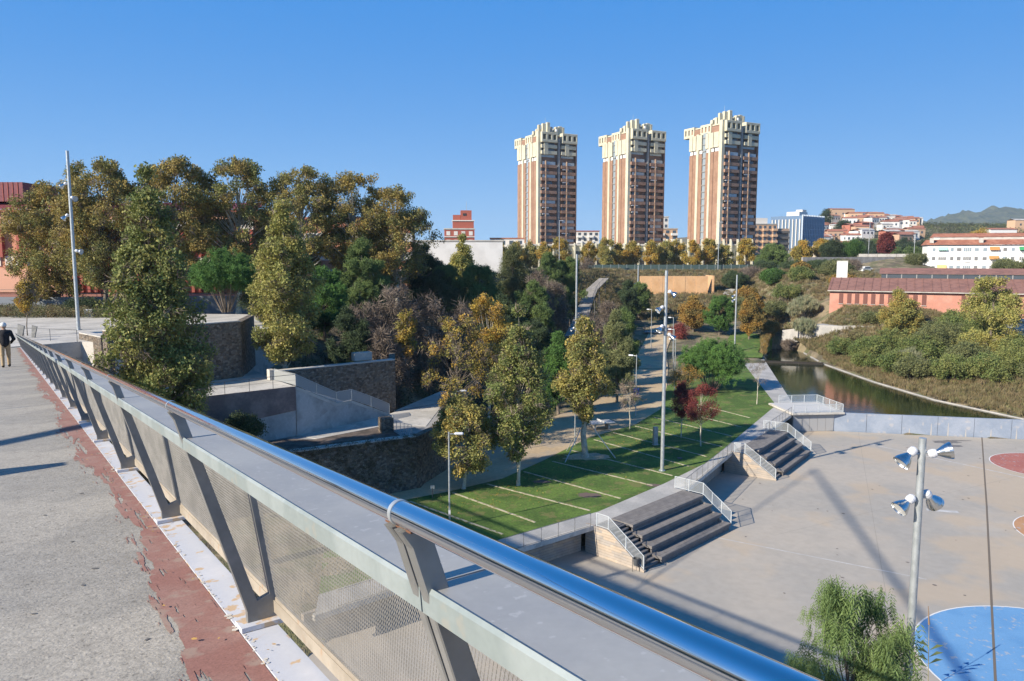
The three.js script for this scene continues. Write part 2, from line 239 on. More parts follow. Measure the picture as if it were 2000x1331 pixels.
  const railing = (parent, name, mirror) => {
    const rail = mesh(name, box(0.03, 0.06, 92, 1.012, 0.085, -22.5), M.toeRail, parent);
    if (mirror) { rail.position.set(-2.22, 0, -45); rail.rotation.y = Math.PI; }
    const n = 29, k0 = mirror ? 0 : -4;
    for (let k = k0; k < (mirror ? 28 : n); k++) {
      const t = 1.17 + 2.36 * k, z = -t;
      const joints = k % 7 === 0;
      for (const dz of joints ? [0.022, -0.022] : [0]) { const m = mesh('post', postGeo, M.steelDark, rail); m.position.z = z + dz; }
      const f = mesh('foot_plate', footGeo, M.whiteBeam, rail); f.position.z = z;
      const c = mesh('collar', collarGeo, M.galv, rail); c.position.z = z;
      const sd = mesh('saddle', saddleGeo, joints ? M.rust : M.steelDark, rail); sd.position.z = z;
      const tube = mesh('handrail_tube', segTube, M.chrome, rail); tube.position.z = z - 0.004;
      const pl = mesh('ledge_plate', segPlate, M.plate, rail); pl.position.z = z - 0.004;
      const ed = mesh('ledge_edge', segEdge, M.edge, rail); ed.position.z = z - 0.003;
      if (!mirror || k % 2 === 0) { const mp = mesh('mesh_panel', meshGeo, M.expanded, rail); mp.position.z = z - 0.035; const fb = mesh('panel_frame', frameBars, M.toeRail, rail); fb.position.z = z - 0.035; }
    }
    return rail;
  };
  const segTube = tubeGeo(2.352), segPlate = plateGeo(2.352), segEdge = edgeGeo(2.354);
  railing(bridge, 'railing', false);
  railing(bridge, 'railing', true);
  // blade lamps on the other railing: their shadows cross the deck
  for (const [t, h] of [[16.6, 1.66], [24.2, 1.6], [31.5, 1.6]]) {
    const s = new THREE.Shape([[-0.02, 0], [0.035, 0], [0.03, h], [-0.0, h], [-0.02, h - 0.05]].map(([x, y]) => new THREE.Vector2(x, y)));
    const g = new THREE.ExtrudeGeometry(s, { depth: 0.05, bevelEnabled: false }); g.rotateY(Math.PI / 2); g.translate(-2.9, 0.05, -t); mesh('lamp_blade', metricUV(g), M.steelDark, bridge);
  }
  { const s = new THREE.Shape([[0.0, 0.9], [0.85, 0.9], [0.52, 1.78], [0.3, 1.78]].map(([x, y]) => new THREE.Vector2(x, y))); const g = new THREE.ExtrudeGeometry(s, { depth: 0.04, bevelEnabled: false }); g.rotateY(Math.PI / 2); g.translate(-2.86, 0, -8.8); mesh('sign_panel', metricUV(g), M.steelDark, bridge); }
  for (const t of [-14, 44]) mesh('pier', rod([-1.1, -1.2, -t], [-1.1, -19 + t * 0.07755, -t - (t > 0 ? 1 : -1) * 0.9], 0.45, 0.5, 16), M.paleConcrete, bridge);
}
// leaning pylon and stay cables beside the bridge, outside the picture: their shadows lie across the court
{
  const py = thing('bridge_pylon', 'tall leaning steel pylon with stay cables beside the footbridge', 'pylon', [11.8, 0, 18.9]);
  mesh('mast', rod([0, -0.3, 0], [-51, 44, -43.9], 0.17, 0.13, 20), M.steel, py);
  mesh('stay_cable', rod([-50.8, 43.8, -43.7], [-31.9, 16.2, -42.7], 0.07, 0.07, 8), M.galv, py);
}
// ------------------------------------------------------------------ terrain and flat ground
function distPoly(pts, x, z) { // signed distance to a polyline heading away from the camera; positive = left of travel
  let best = 1e9, sgn = 1;
  for (let i = 0; i + 1 < pts.length; i++) { const [ax, az] = pts[i], [bx, bz] = pts[i + 1], dx = bx - ax, dz = bz - az, t = clamp(((x - ax) * dx + (z - az) * dz) / (dx * dx + dz * dz), 0, 1), px = ax + dx * t, pz = az + dz * t, d = Math.hypot(x - px, z - pz); if (d < best) { best = d; sgn = dx * (z - az) - dz * (x - ax) < 0 ? 1 : -1; } }
  return best * sgn;
}
function inside(poly, x, z) { let c = false; for (let i = 0, j = poly.length - 1; i < poly.length; j = i++) { const [xi, zi] = poly[i], [xj, zj] = poly[j]; if (zi > z !== zj > z && x < ((xj - xi) * (z - zi)) / (zj - zi) + xi) c = !c; } return c; }
const LEFTQ = [[-6.4, 60], [-6.6, -60], [-6, -70], [4, -84], [12.2, -98], [18.8, -121], [29, -168], [37, -200], [45, -400]];
const RIGHTQ = [[76, 60], [62, -76], [57.6, -84], [54.2, -94], [53.4, -108], [54.2, -128], [57, -142], [58, -152], [62, -200], [70, -400]];
const PATH_R = [[-10, -35.8], [-0.4, -43.9], [5.5, -48.5], [13.4, -56.0], [20.6, -67.8], [26.2, -75.3], [32.3, -84.3]];
const COURT = [...PATH_R, [38.2, -84.6], [57.4, -80.6], [80, -76], [84, 45], [-14, 45], [-14, -32]];
const POND = [[34.8, -90.4], [38.3, -89.3], [38.9, -84.9], [58.4, -80.6], [54.2, -94], [53.2, -108], [53.6, -127], [56.2, -142], [56, -150], [51.5, -148], [46.5, -136]];
const gn = fbm(64, 5, 301);
function ground(x, z) {
  const sl = distPoly(LEFTQ, x, z), sr = -distPoly(RIGHTQ, x, z);
  const n = gn(x / 160 + 0.5, z / 160 + 0.5) - 0.5;
  let h = 1.93;
  const f = 14 * Math.pow(clamp((-z - 125) / 100, 0, 1), 1.3); // valley head rises towards the street
  let l = 11.2 * ss(2, 30, sl) * ss(61, 74, -z - Math.max(0, x + 13) * 1.1); // wooded west slope behind the terraces
  l = Math.max(l, 11 * ss(46, 66, -x) * ss(-60, 0, -z));
  const r = 6.3 * ss(0, 36 - 26 * ss(126, 146, -z), sr) * ss(70, 95, -z) + 4 * ss(40, 120, sr) * ss(70, 120, -z);
  const bump = clamp(Math.max(sl, sr) / 8, 0, 1) * n * 1.5;
  h += Math.min(14.2, f + l + r) + bump * (1 - ss(215, 235, -z));
  const far = ss(330, 760, -z);
  h += far * ss(-60, 320, x) * (26 + 0.012 * Math.max(0, -z - 760)) + far * 6 + 4.5 * ss(95, 125, x) * ss(225, 252, -z) * (1 - ss(130, 140, x));
  h += ss(150, 420, x) * ss(260, 480, -z) * 3 + 9 * far * Math.exp(-Math.pow((x / Math.max(1, -z) - 0.465) / 0.055, 2));
  if (x < -23 && z > -113 && z < -30) h = Math.min(h, 12.4);
  if (inside(COURT, x + 1.6, z + 0.2) || inside(COURT, x, z) || inside(COURT, x + 1, z + 2.4)) h = -0.35;
  if (inside(POND, x, z)) h = 0.3;
  return h;
}
{
  const xs = [], zs = []; const addr = (a, from, to, step) => { for (let v = from; v < to - 1e-6; v += step) a.push(v); };
  addr(xs, -3200, -800, 400); addr(xs, -800, -160, 64); addr(xs, -160, -70, 9); addr(xs, -70, 100, 1.7); addr(xs, 100, 180, 6); addr(xs, 180, 700, 26); addr(xs, 700, 3800, 250); xs.push(3800);
  addr(zs, -4500, -1100, 340); addr(zs, -1100, -330, 35); addr(zs, -330, -240, 9); addr(zs, -240, -40, 1.7); addr(zs, -40, 50, 6); addr(zs, 50, 900, 140); zs.push(900);
  const nx = xs.length, nz = zs.length, p = new Float32Array(nx * nz * 3), uv = new Float32Array(nx * nz * 2), idx = [];
  for (let j = 0; j < nz; j++) for (let i = 0; i < nx; i++) { const o = j * nx + i; p.set([xs[i], ground(xs[i], zs[j]), zs[j]], o * 3); uv.set([xs[i], zs[j]], o * 2); }
  for (let j = 0; j + 1 < nz; j++) for (let i = 0; i + 1 < nx; i++) { const o = j * nx + i; idx.push(o, o + nx, o + 1, o + 1, o + nx, o + nx + 1); }
  const g = new THREE.BufferGeometry(); g.setAttribute('position', new THREE.BufferAttribute(p, 3)); g.setAttribute('uv', new THREE.BufferAttribute(uv, 2)); g.setIndex(idx); g.computeVertexNormals();
  struct('ground', g, M.soil);
}
// strip between two matched polylines, draped
function drape(left, right, off, sub = 6, across = 6) {
  const p = []; const L = [], R = [];
  for (let i = 0; i + 1 < left.length; i++) for (let s = 0; s < sub; s++) { const t = s / sub; L.push(left[i].map((v, k) => v + (left[i + 1][k] - v) * t)); R.push(right[i].map((v, k) => v + (right[i + 1][k] - v) * t)); }
  L.push(left.at(-1)); R.push(right.at(-1));
  const at = (i, j) => { const t = j / across, x = L[i][0] + (R[i][0] - L[i][0]) * t, z = L[i][1] + (R[i][1] - L[i][1]) * t; return [x, Math.max(2.0, ground(x, z) + 0.1) + off, z]; };
  for (let i = 0; i + 1 < L.length; i++) for (let j = 0; j < across; j++) p.push(quad(at(i, j), at(i, j + 1), at(i + 1, j + 1), at(i + 1, j)));
  return tri(p);
}
struct('court', sheet([...PATH_R.map(([x, z]) => [x - 1.3, z - 1.1]), ...COURT.slice(PATH_R.length)], 0), M.court);
// lawn, concrete path and sandy path on the upper level
const PATH_L = [[-10.4, -38.2], [-1.3, -45.7], [6.2, -51.4], [12.3, -58.1], [17.2, -64.1], [21.2, -70.8], [32.6, -90.1]];
const LAWN_L = [[-13, -50.5], [-7.7, -54.2], [-4.8, -56.1], [-0.8, -59.4], [2.8, -64.9], [7.8, -73.5], [13.4, -79.3], [17.8, -87.6]];
struct('lawn', sheet([...PATH_L, [40.9, -131.4], [38, -132], [22, -104], ...LAWN_L.slice().reverse()], 2.0), M.grass);
struct('lawn', drape([[38.2, -131], [40.5, -138], [43, -147], [46, -154]], [[44.6, -131.2], [47, -137], [51, -145], [53, -150]], 0.03), M.grass);
struct('concrete_path', prism([...PATH_R, [32.5, -84.6], [34.8, -90.2], [45.5, -133], [40.9, -131.6], [32.6, -90.1], ...PATH_L.slice(0, -1).reverse()], 1.75, 2.012), M.concrete);
struct('sandy_path', sheet([[-13, -50.5], ...LAWN_L.slice(1), [22, -104], [25.5, -120], [19.4, -120.9], [13, -97.7], [4.7, -83.2], [-5.1, -72.4], [-7.2, -57], [-12, -53.6]], 2.004), M.sand);
struct('sandy_path', drape([[19.4, -120.9], [24, -138], [27.5, -150], [30, -160]], [[25.5, -120], [29, -138], [32.5, -150], [34, -160]], 0.03), M.sand);
// retaining wall of the path along the court, with a coping beam on top
{
  const segs = [[[-10, -35.8], [-0.4, -43.9], [5.5, -48.5]], [[13.4, -56], [20.6, -67.8]], [[26.2, -75.3], [32.3, -84.3]]];
  const labs = ['dark retaining wall of the path near the shaded corner of the court', 'dark retaining wall of the path between the two stepped stands', 'dark retaining wall of the path between far stand and grey pavilion'];
  segs.forEach((s, i) => { const t = thing('retaining_wall', labs[i], 'wall'); const b = s.map(([x, z]) => [x - 0.75, z - 0.65]); mesh('wall_face', wallAlong(b, 0.25, -0.2, 1.74), M.boardMarked, t); mesh('coping', wallAlong(s.map(([x, z]) => [x + 0.02, z + 0.02]), 0.3, 1.72, 2.03), M.paleConcrete, t); });
}
// pond with its walls
{
  const w = struct('pond_water', sheet(POND, 1.86), new THREE.MeshPhysicalMaterial({ color: lin(0.012, 0.02, 0.008), roughness: 0.05, ior: 1.33, specularIntensity: 1, side: THREE.DoubleSide, bumpMap: grainBump(256, 5, 16, 401), bumpScale: 0.006 }));
  const pw = thing('pond_wall', 'long low grey concrete wall holding the pond above the court', 'wall');
  for (let i = 0; i < 10; i++) { const a = i / 10, b = (i + 1) / 10, A = [37.3, -84.95], B = [74, -77.2]; const P = (t) => [A[0] + (B[0] - A[0]) * t, A[1] + (B[1] - A[1]) * t]; mesh('wall_panel', wallAlong([P(a + 0.0006), P(b - 0.0006)], 0.35, -0.1, 2.16), M.pondWall ??= mat({ map: mottled(512, 8, [0.24, 0.285, 0.36], [0.3, 0.34, 0.41], { p1: 5, p2: 64, grain: 0.15, stain: [0.5, 0.45, 0.4], s0: 0.66, s1: 0.8, sa: 0.4, sd: 405 }), roughness: 0.8 }), pw); }
  // limescale runs below the joints and damp on the floor
  seed(41); for (const [t, h] of [[0.2, 0.7], [0.262, 1.4], [0.31, 1.55], [0.36, 0.9], [0.43, 1.0], [0.5, 1.2]]) { const x = 38.3 + 35.7 * t, z = -84.75 + 7.55 * t; const g = tri([[[x - 0.06, -0.02, z + 0.014], [x + 0.09, -0.02, z + 0.034], [x + 0.03, h, z + 0.02]], [[x - 0.06, -0.02, z + 0.014], [x + 0.03, h, z + 0.02], [x - 0.01, h * 0.9, z + 0.014]]]); mesh('limescale_run', g, M.lime ??= paint(0.46, 0.43, 0.39, 0.9), pw); }
  single('pond_edging', wallAlong([[58.4, -80.6], [54.2, -94], [53.2, -108], [53.6, -127], [56.2, -142]], -0.22, 1.5, 1.99), M.concrete, 'thin pale concrete edging along the far bank of the pond', 'kerb');
  const dam = thing('timber_dam', 'dark timber board dam crossing the pond', 'dam'); seed(77);
  for (let i = 0; i < 4; i++) for (let k = 0; k < 5; k++) { const a = k / 5, x0 = 43.6 + 9.8 * a, z0 = -128.6 + 2.6 * a; mesh('board', box(2.0, 0.17, 0.1, x0 + 0.98, 1.6 + i * 0.175, z0 + 0.26 + (i % 2) * 0.02, -0.26), M.darkTimber ??= paint(0.04, 0.035, 0.03, 0.9), dam); }
  mesh('cap_board', box(10.2, 0.05, 0.26, 48.5, 2.24, -127.3, -0.26), M.darkTimber, dam);
}
// court markings and joint
{
  const ring = (x, z, r, w) => { const g = new THREE.RingGeometry(r, r + w, 72); g.rotateX(-Math.PI / 2); g.translate(x, 0.009, z); return metricUV(g); };
  const disc = (x, z, r) => { const g = new THREE.CircleGeometry(r, 72); g.rotateX(-Math.PI / 2); g.translate(x, 0.005, z); return metricUV(g); };
  const pm = (c, c2, sd) => mat({ map: mottled(512, 7, c, c2, { p1: 5, p2: 128, p3: 30, grain: 0.16, stain: [0.4, 0.42, 0.44], s0: 0.68, s1: 0.74, sa: 0.7, sd }), roughness: 0.8 });
  struct('blue_court_paint', disc(27.4, -34, 6.95), pm([0.12, 0.29, 0.52], [0.15, 0.33, 0.56], 431)); struct('white_court_line', ring(27.4, -34, 6.95, 0.09), M.white);
  struct('red_court_paint', disc(52.1, -70, 4.95), pm([0.38, 0.13, 0.1], [0.43, 0.16, 0.12], 433)); struct('white_court_line', ring(52.1, -70, 4.95, 0.08), M.white);
  struct('orange_court_paint', disc(42.2, -51.6, 5.0), pm([0.48, 0.25, 0.12], [0.52, 0.29, 0.15], 435)); struct('white_court_line', ring(42.2, -51.6, 5.0, 0.08), M.white);
  const line = (x0, z0, x1, z1, w, y = 0.004) => { const l = Math.hypot(x1 - x0, z1 - z0); const g = new THREE.PlaneGeometry(l, w, Math.ceil(l), 1); g.rotateX(-Math.PI / 2); g.rotateY(-Math.atan2(z1 - z0, x1 - x0)); g.translate((x0 + x1) / 2, y, (z0 + z1) / 2); return metricUV(g); };
  struct('court_joint', [line(53, -82, 38.6, -58.5, 0.12, 0.012), line(38.6, -58.5, 16, -22, 0.12, 0.012)], paint(0.16, 0.13, 0.1, 1));
  const faded = mat({ map: mottled(256, 4, [0.46, 0.45, 0.43], [0.56, 0.55, 0.53], { p1: 8, p2: 32, grain: 0.2, sd: 437 }), roughness: 0.9 });
  struct('faded_court_line', [line(38.8, -78.7, 47.2, -66, 0.16), line(47.4, -66.4, 58, -61, 0.4)], faded);
  struct('faded_court_line', [line(12.5, -53, 26, -44.6, 0.1)], faded);
  struct('faded_court_line', [line(33.2, -57.6, 35.4, -57, 0.55)], faded);
  struct('slab_joint', [line(20.5, -38, 40, -84, 0.025, 0.003), line(8, -44, 26, -82, 0.025, 0.003), line(14, -30, 62, -55, 0.025, 0.003), line(19, -52, 66, -77, 0.025, 0.003)], paint(0.3, 0.27, 0.23, 1));
  seed(93); const dots = []; for (let i = 0; i < 70; i++) { const x = rr(14, 56), z = rr(-80, -30), r = rr(0.03, 0.11); const g = new THREE.CircleGeometry(r, 9); g.scale(rr(0.7, 1.6), 1, 1); g.rotateX(-Math.PI / 2); g.rotateY(rr(0, 6)); g.translate(x, 0.0135, z); dots.push(metricUV(g)); }
  struct('floor_spots', dots, paint(0.16, 0.14, 0.13, 0.9));
  // damp patches by the wall
  seed(91); const damp = []; for (const [x, z, w, d] of [[47.6, -79.6, 2.3, 0.8], [47.2, -77.9, 1.6, 0.55], [49.2, -80.2, 2.2, 0.25]]) { const s = new THREE.Shape(); for (let i = 0; i < 26; i++) { const a = i / 26 * 6.283, r = rr(0.7, 1.1); s[i ? 'lineTo' : 'moveTo'](Math.cos(a) * w * r / 1.4, Math.sin(a) * d * r); } const g = new THREE.ShapeGeometry(s); g.rotateX(-Math.PI / 2); g.translate(x, 0.004, z); damp.push(metricUV(g)); }
  struct('damp_patch', damp, paint(0.17, 0.15, 0.135, 0.5));
}
// concrete edging strips across the lawn, one by one
{
  const D = [0.39, -0.92]; // not used for placement: strips run between lawn edges
  const strips = [[-7.6, -53.6, -0.6, -47.0], [-4.6, -55.7, 1.6, -49.2], [-2.0, -57.9, 5.6, -51.6], [1.0, -61.4, 8.2, -54.3], [3.6, -64.6, 11.2, -57.5], [5.6, -68.4, 13.4, -60.2], [8.2, -72.6, 15.4, -63.0], [10.5, -75.6, 17.8, -66.2], [13.3, -78.6, 20.2, -69.8], [16.2, -83.0, 22.4, -74.0], [18.6, -88.2, 24.6, -78.2], [21.5, -93.5, 27, -82.8]];
  const ln = thing('lawn_edging', 'pale concrete edging strips laid in rows across the lawn', 'edging');
  for (const [x0, z0, x1, z1] of strips) { const l = Math.hypot(x1 - x0, z1 - z0); mesh('strip', box(l, 0.05, 0.17, (x0 + x1) / 2, 2.0, (z0 + z1) / 2, -Math.atan2(z1 - z0, x1 - x0)), M.lawnStrip ??= mat({ map: mottled(256, 3, [0.4, 0.35, 0.24], [0.52, 0.46, 0.34], { p1: 8, p2: 32, grain: 0.3, stain: [0.16, 0.17, 0.06], s0: 0.55, s1: 0.7, sa: 0.8, sd: 439 }), roughness: 1 }), ln); }
  // bare patches
  seed(15); const blob = (x, z, w, d) => { const s = new THREE.Shape(); for (let i = 0; i < 30; i++) { const a = i / 30 * 6.283, r = rr(0.75, 1.15); s[i ? 'lineTo' : 'moveTo'](Math.cos(a) * w * r, Math.sin(a) * d * r); } const g = new THREE.ShapeGeometry(s); g.rotateX(-Math.PI / 2); g.translate(x, 2.008, z); return metricUV(g); };
  struct('bare_earth', [blob(6.9, -66.2, 2.3, 1.3)], M.sand);
  struct('mulch_patch', [blob(5.9, -55.1, 0.95, 0.6), blob(11.3, -57.6, 0.6, 0.4), blob(2.4, -58.6, 0.8, 0.4)], paint(0.14, 0.1, 0.085, 1));
}
// ------------------------------------------------------------------ terraces and stone walls on the west side
{
  const plaza = [[-23.2, -62.4], [-29.3, -54.2], [-33, -60.5], [-36, -61.6], [-39.5, -57.5], [-37, -49], [-60, -40], [-140, -40], [-140, -94], [-54, -94.5], [-33, -92], [-24, -80], [-24.5, -67]];
  struct('plaza', prism(plaza, 2, 13.1), M.paleConcrete);
  const t10 = [[-23.1, -62.2], [-29.2, -54.3], [-34, -49.5], [-24.2, -51.8], [-17.1, -57.6], [-19.7, -60.9], [-23.2, -66]];
  struct('middle_terrace', prism(t10, 2, 10.0), M.terraceTop ??= M.paleConcrete);
  const ta = [[-7.8, -57.1], [-15.3, -52.8], [-34, -42.5], [-34, -49.5], [-24.2, -51.8], [-17.1, -57.6], [-11.1, -65.6], [-10.8, -67], [-6.5, -71.5], [-5.9, -62]];
  struct('lower_terrace', prism(ta, 2.05, 6.0), M.concreteDark);
  struct('lower_terrace_path', prism([[-11.3, -65.5], [-17.0, -57.7], [-15.2, -56.6], [-10.6, -61.4], [-7.2, -61], [-6.6, -71.3], [-10.7, -66.9]], 5.9, 6.03), M.paleConcrete);
  struct('planting_soil', prism([[-15.4, -56.3], [-17.6, -56.6], [-26, -50.2], [-26, -47.4], [-15.3, -53.4], [-8.6, -57.2], [-10.7, -61]], 5.9, 6.05), M.darkSoil);
  struct('hillside_path', tri([quad([-6.5, 6.05, -71.4], [-10.9, 6.05, -66.9], [-7.4, 6.3, -76], [-3.6, 6.3, -75.5])]), M.paleConcrete);
  const wallLabels = [];
  const stoneWall = (label, pts, y0, y1, th = 0.7) => { const t = thing('stone_wall', label, 'wall'); mesh('masonry', wallAlong(pts, th, y0, y1), M.stone, t); const off = pts.map(([x, z]) => [x, z]); mesh('cap', wallAlong(off, th, Array.isArray(y1) ? y1.map((v) => v + 0.003) : y1 + 0.003, Array.isArray(y1) ? y1.map((v) => v + 0.09) : y1 + 0.09), M.paleConcrete, t); return t; };
  const lowWall = stoneWall('long low rubble stone wall beside the sandy path, overgrown on top', [[-34.2, -42.0], [-15.2, -52.4], [-7.5, -56.8]], 1.9, 6.12);
  mesh('end_face', wallAlong([[-7.48, -56.85], [-5.6, -62.0], [-6.2, -71.6]], 0.6, 1.9, 6.1), M.stone, lowWall);
  const tall = stoneWall('tall square rubble stone wall behind the tall near poplar', [[-29.6, -53.9], [-22.9, -62.3]], 9.9, 14.7);
  mesh('end_face', wallAlong([[-22.88, -62.35], [-24.4, -70]], 0.6, 9.9, 14.66), M.stone, tall);
  const mid = stoneWall('rubble stone wall behind the stairs with a pale block on top', [[-19.8, -60.8], [-10.7, -67.2]], 5.9, [10.62, 10.75]);
  mesh('end_face', wallAlong([[-10.68, -67.25], [-11.6, -73]], 0.6, 5.9, 10.7), M.stone, mid);
  mesh('top_block', bevelBox(1.7, 0.75, 0.7, 0.04, -13.6, 11.2, -66.6, 0.61), M.paleConcrete, mid);
  mesh('end_post', bevelBox(0.45, 1.2, 0.75, 0.03, -20.0, 10.25, -60.9, 0.61), M.paleConcrete, mid);
  stoneWall('short dark stone wall at the plaza edge left of the tall poplar', [[-37.2, -63.4], [-33.4, -59.9]], 9.5, 13.6);
  // shaded concrete retaining wall below the stairs, in two tones, and the stairs
  const rw = thing('concrete_wall', 'pale concrete wall under the stairs with a pinkish upper part', 'wall');
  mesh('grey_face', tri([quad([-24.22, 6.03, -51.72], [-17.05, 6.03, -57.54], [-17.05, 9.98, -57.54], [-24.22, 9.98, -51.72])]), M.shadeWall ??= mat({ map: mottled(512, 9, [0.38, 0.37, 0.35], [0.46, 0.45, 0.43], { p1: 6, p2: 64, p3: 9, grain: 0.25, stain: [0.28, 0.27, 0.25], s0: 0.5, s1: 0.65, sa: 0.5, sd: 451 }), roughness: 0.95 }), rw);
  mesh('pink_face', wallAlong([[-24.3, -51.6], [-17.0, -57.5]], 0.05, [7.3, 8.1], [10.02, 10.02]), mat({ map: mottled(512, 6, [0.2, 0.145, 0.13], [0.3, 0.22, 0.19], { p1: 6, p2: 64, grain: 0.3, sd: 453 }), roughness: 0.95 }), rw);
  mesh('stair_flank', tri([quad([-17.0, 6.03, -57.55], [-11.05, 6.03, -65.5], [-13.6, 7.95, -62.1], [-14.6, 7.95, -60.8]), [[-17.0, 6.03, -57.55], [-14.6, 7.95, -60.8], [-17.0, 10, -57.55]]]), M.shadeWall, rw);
  mesh('coping', [wallAlong([[-17.0, -57.5], [-14.6, -60.75]], 0.25, [9.8, 7.78], [10.05, 8.03]), wallAlong([[-14.6, -60.75], [-13.6, -62.05]], 0.25, 7.78, 8.03), wallAlong([[-13.6, -62.05], [-11, -65.5]], 0.25, [7.78, 5.9], [8.03, 6.15])], M.paleConcrete, rw);
  const st = thing('terrace_stairs', 'concrete stairs with a landing descending between terrace levels', 'stairs');
  const du = V(-11.05 + 17, 0, -65.5 + 57.55), wv = V(-2.3, 0, -2.0); const S0 = V(-17, 0, -57.55);
  for (let i = 0; i < 22; i++) { const f0 = i / 22, f1 = (i + 1) / 22; const yl = 10 - (i + 1) * (3.95 / 22); const a = S0.clone().addScaledVector(du, f0), b = S0.clone().addScaledVector(du, f1); mesh('step', prism([[a.x - 0.12, a.z - 0.1], [b.x - 0.12, b.z - 0.1], [b.x + wv.x * (1 - f1 * 0.75), b.z + wv.z * (1 - f1 * 0.75)], [a.x + wv.x * (1 - f0 * 0.75), a.z + wv.z * (1 - f0 * 0.75)]], 5.9, yl), M.paleConcrete, st); }
  // low wall before the school yard, yard itself
  struct('school_yard', prism([[-54, -97.5], [-140, -97.5], [-140, -111], [-20, -111], [-20, -106]], 12, 14.7), paint(0.3, 0.13, 0.09, 0.95));
  single('yard_wall', wallAlong([[-140, -96.4], [-54, -96.4], [-20, -105]], 0.4, 12.5, 15.0), paint(0.22, 0.24, 0.265, 0.9), 'long grey wall in front of the school yard behind the flower bed', 'wall');
}
// ------------------------------------------------------------------ railings
// pts: [x,y,z] feet of posts along a line; infill: a fine wire screen between posts, or thin wires
function railRun(t, pts, h, o = {}) {
  const pm = o.post ?? M.whiteSteel, pr = o.r ?? 0.03;
  for (const [x, y, z] of pts) mesh('post', o.flat ? box(pr * 2, h, pr * 2, x, y + h / 2, z) : rod([x, y, z], [x, y + h, z], pr, pr, 6), pm, t);
  for (let i = 0; i + 1 < pts.length; i++) {
    const a = pts[i], b = pts[i + 1], A = [a[0], a[1] + h, a[2]], B = [b[0], b[1] + h, b[2]], lo = o.lo ?? 0.08, A0 = [a[0], a[1] + lo, a[2]], B0 = [b[0], b[1] + lo, b[2]];
    mesh('top_rail', rod(A, B, pr, pr, 6), pm, t);
    if (o.bottom !== false) mesh('bottom_rail', rod(A0, B0, pr * 0.8, pr * 0.8, 6), pm, t);
    if (o.infill) mesh('mesh_panel', tri([quad(A0, B0, [B[0], B[1] - 0.04, B[2]], [A[0], A[1] - 0.04, A[2]])]), o.screen ?? M.meshInfill, t);
    if (o.wires) for (let k = 1; k <= o.wires; k++) { const f = k / (o.wires + 1); mesh('wire', rod([A0[0], A0[1] + (A[1] - A0[1]) * f, A0[2]], [B0[0], B0[1] + (B[1] - B0[1]) * f, B0[2]], 0.008, 0.008, 4, false), pm, t); }
  }
}
const lerpPts = (a, b, n) => Array.from({ length: n + 1 }, (_, i) => a.map((v, k) => v + (b[k] - v) * i / n));
{
  const r1 = thing('path_railing', 'thin grey railing on the path edge near the shaded court corner', 'railing'); railRun(r1, lerpPts([-9, 2.01, -36.7], [-0.42, 2.01, -43.88], 6).concat(lerpPts([-0.42, 2.01, -43.88], [5.3, 2.01, -48.35], 5).slice(1)), 0.95, { post: M.steelDark, r: 0.022, infill: true, screen: M.faintInfill });
  const r2 = thing('path_railing', 'thin grey railing on the path edge between the two stepped stands', 'railing'); railRun(r2, lerpPts([13.45, 2.01, -56.1], [20.5, 2.01, -67.65], 9), 0.95, { post: M.steelDark, r: 0.022, infill: true, screen: M.faintInfill });
  const r3 = thing('path_railing', 'thin grey railing on the path edge between far stand and pavilion', 'railing'); railRun(r3, lerpPts([26.3, 2.01, -75.4], [32.2, 2.01, -84.1], 8), 0.95, { post: M.steelDark, r: 0.022, infill: true, screen: M.faintInfill });
}
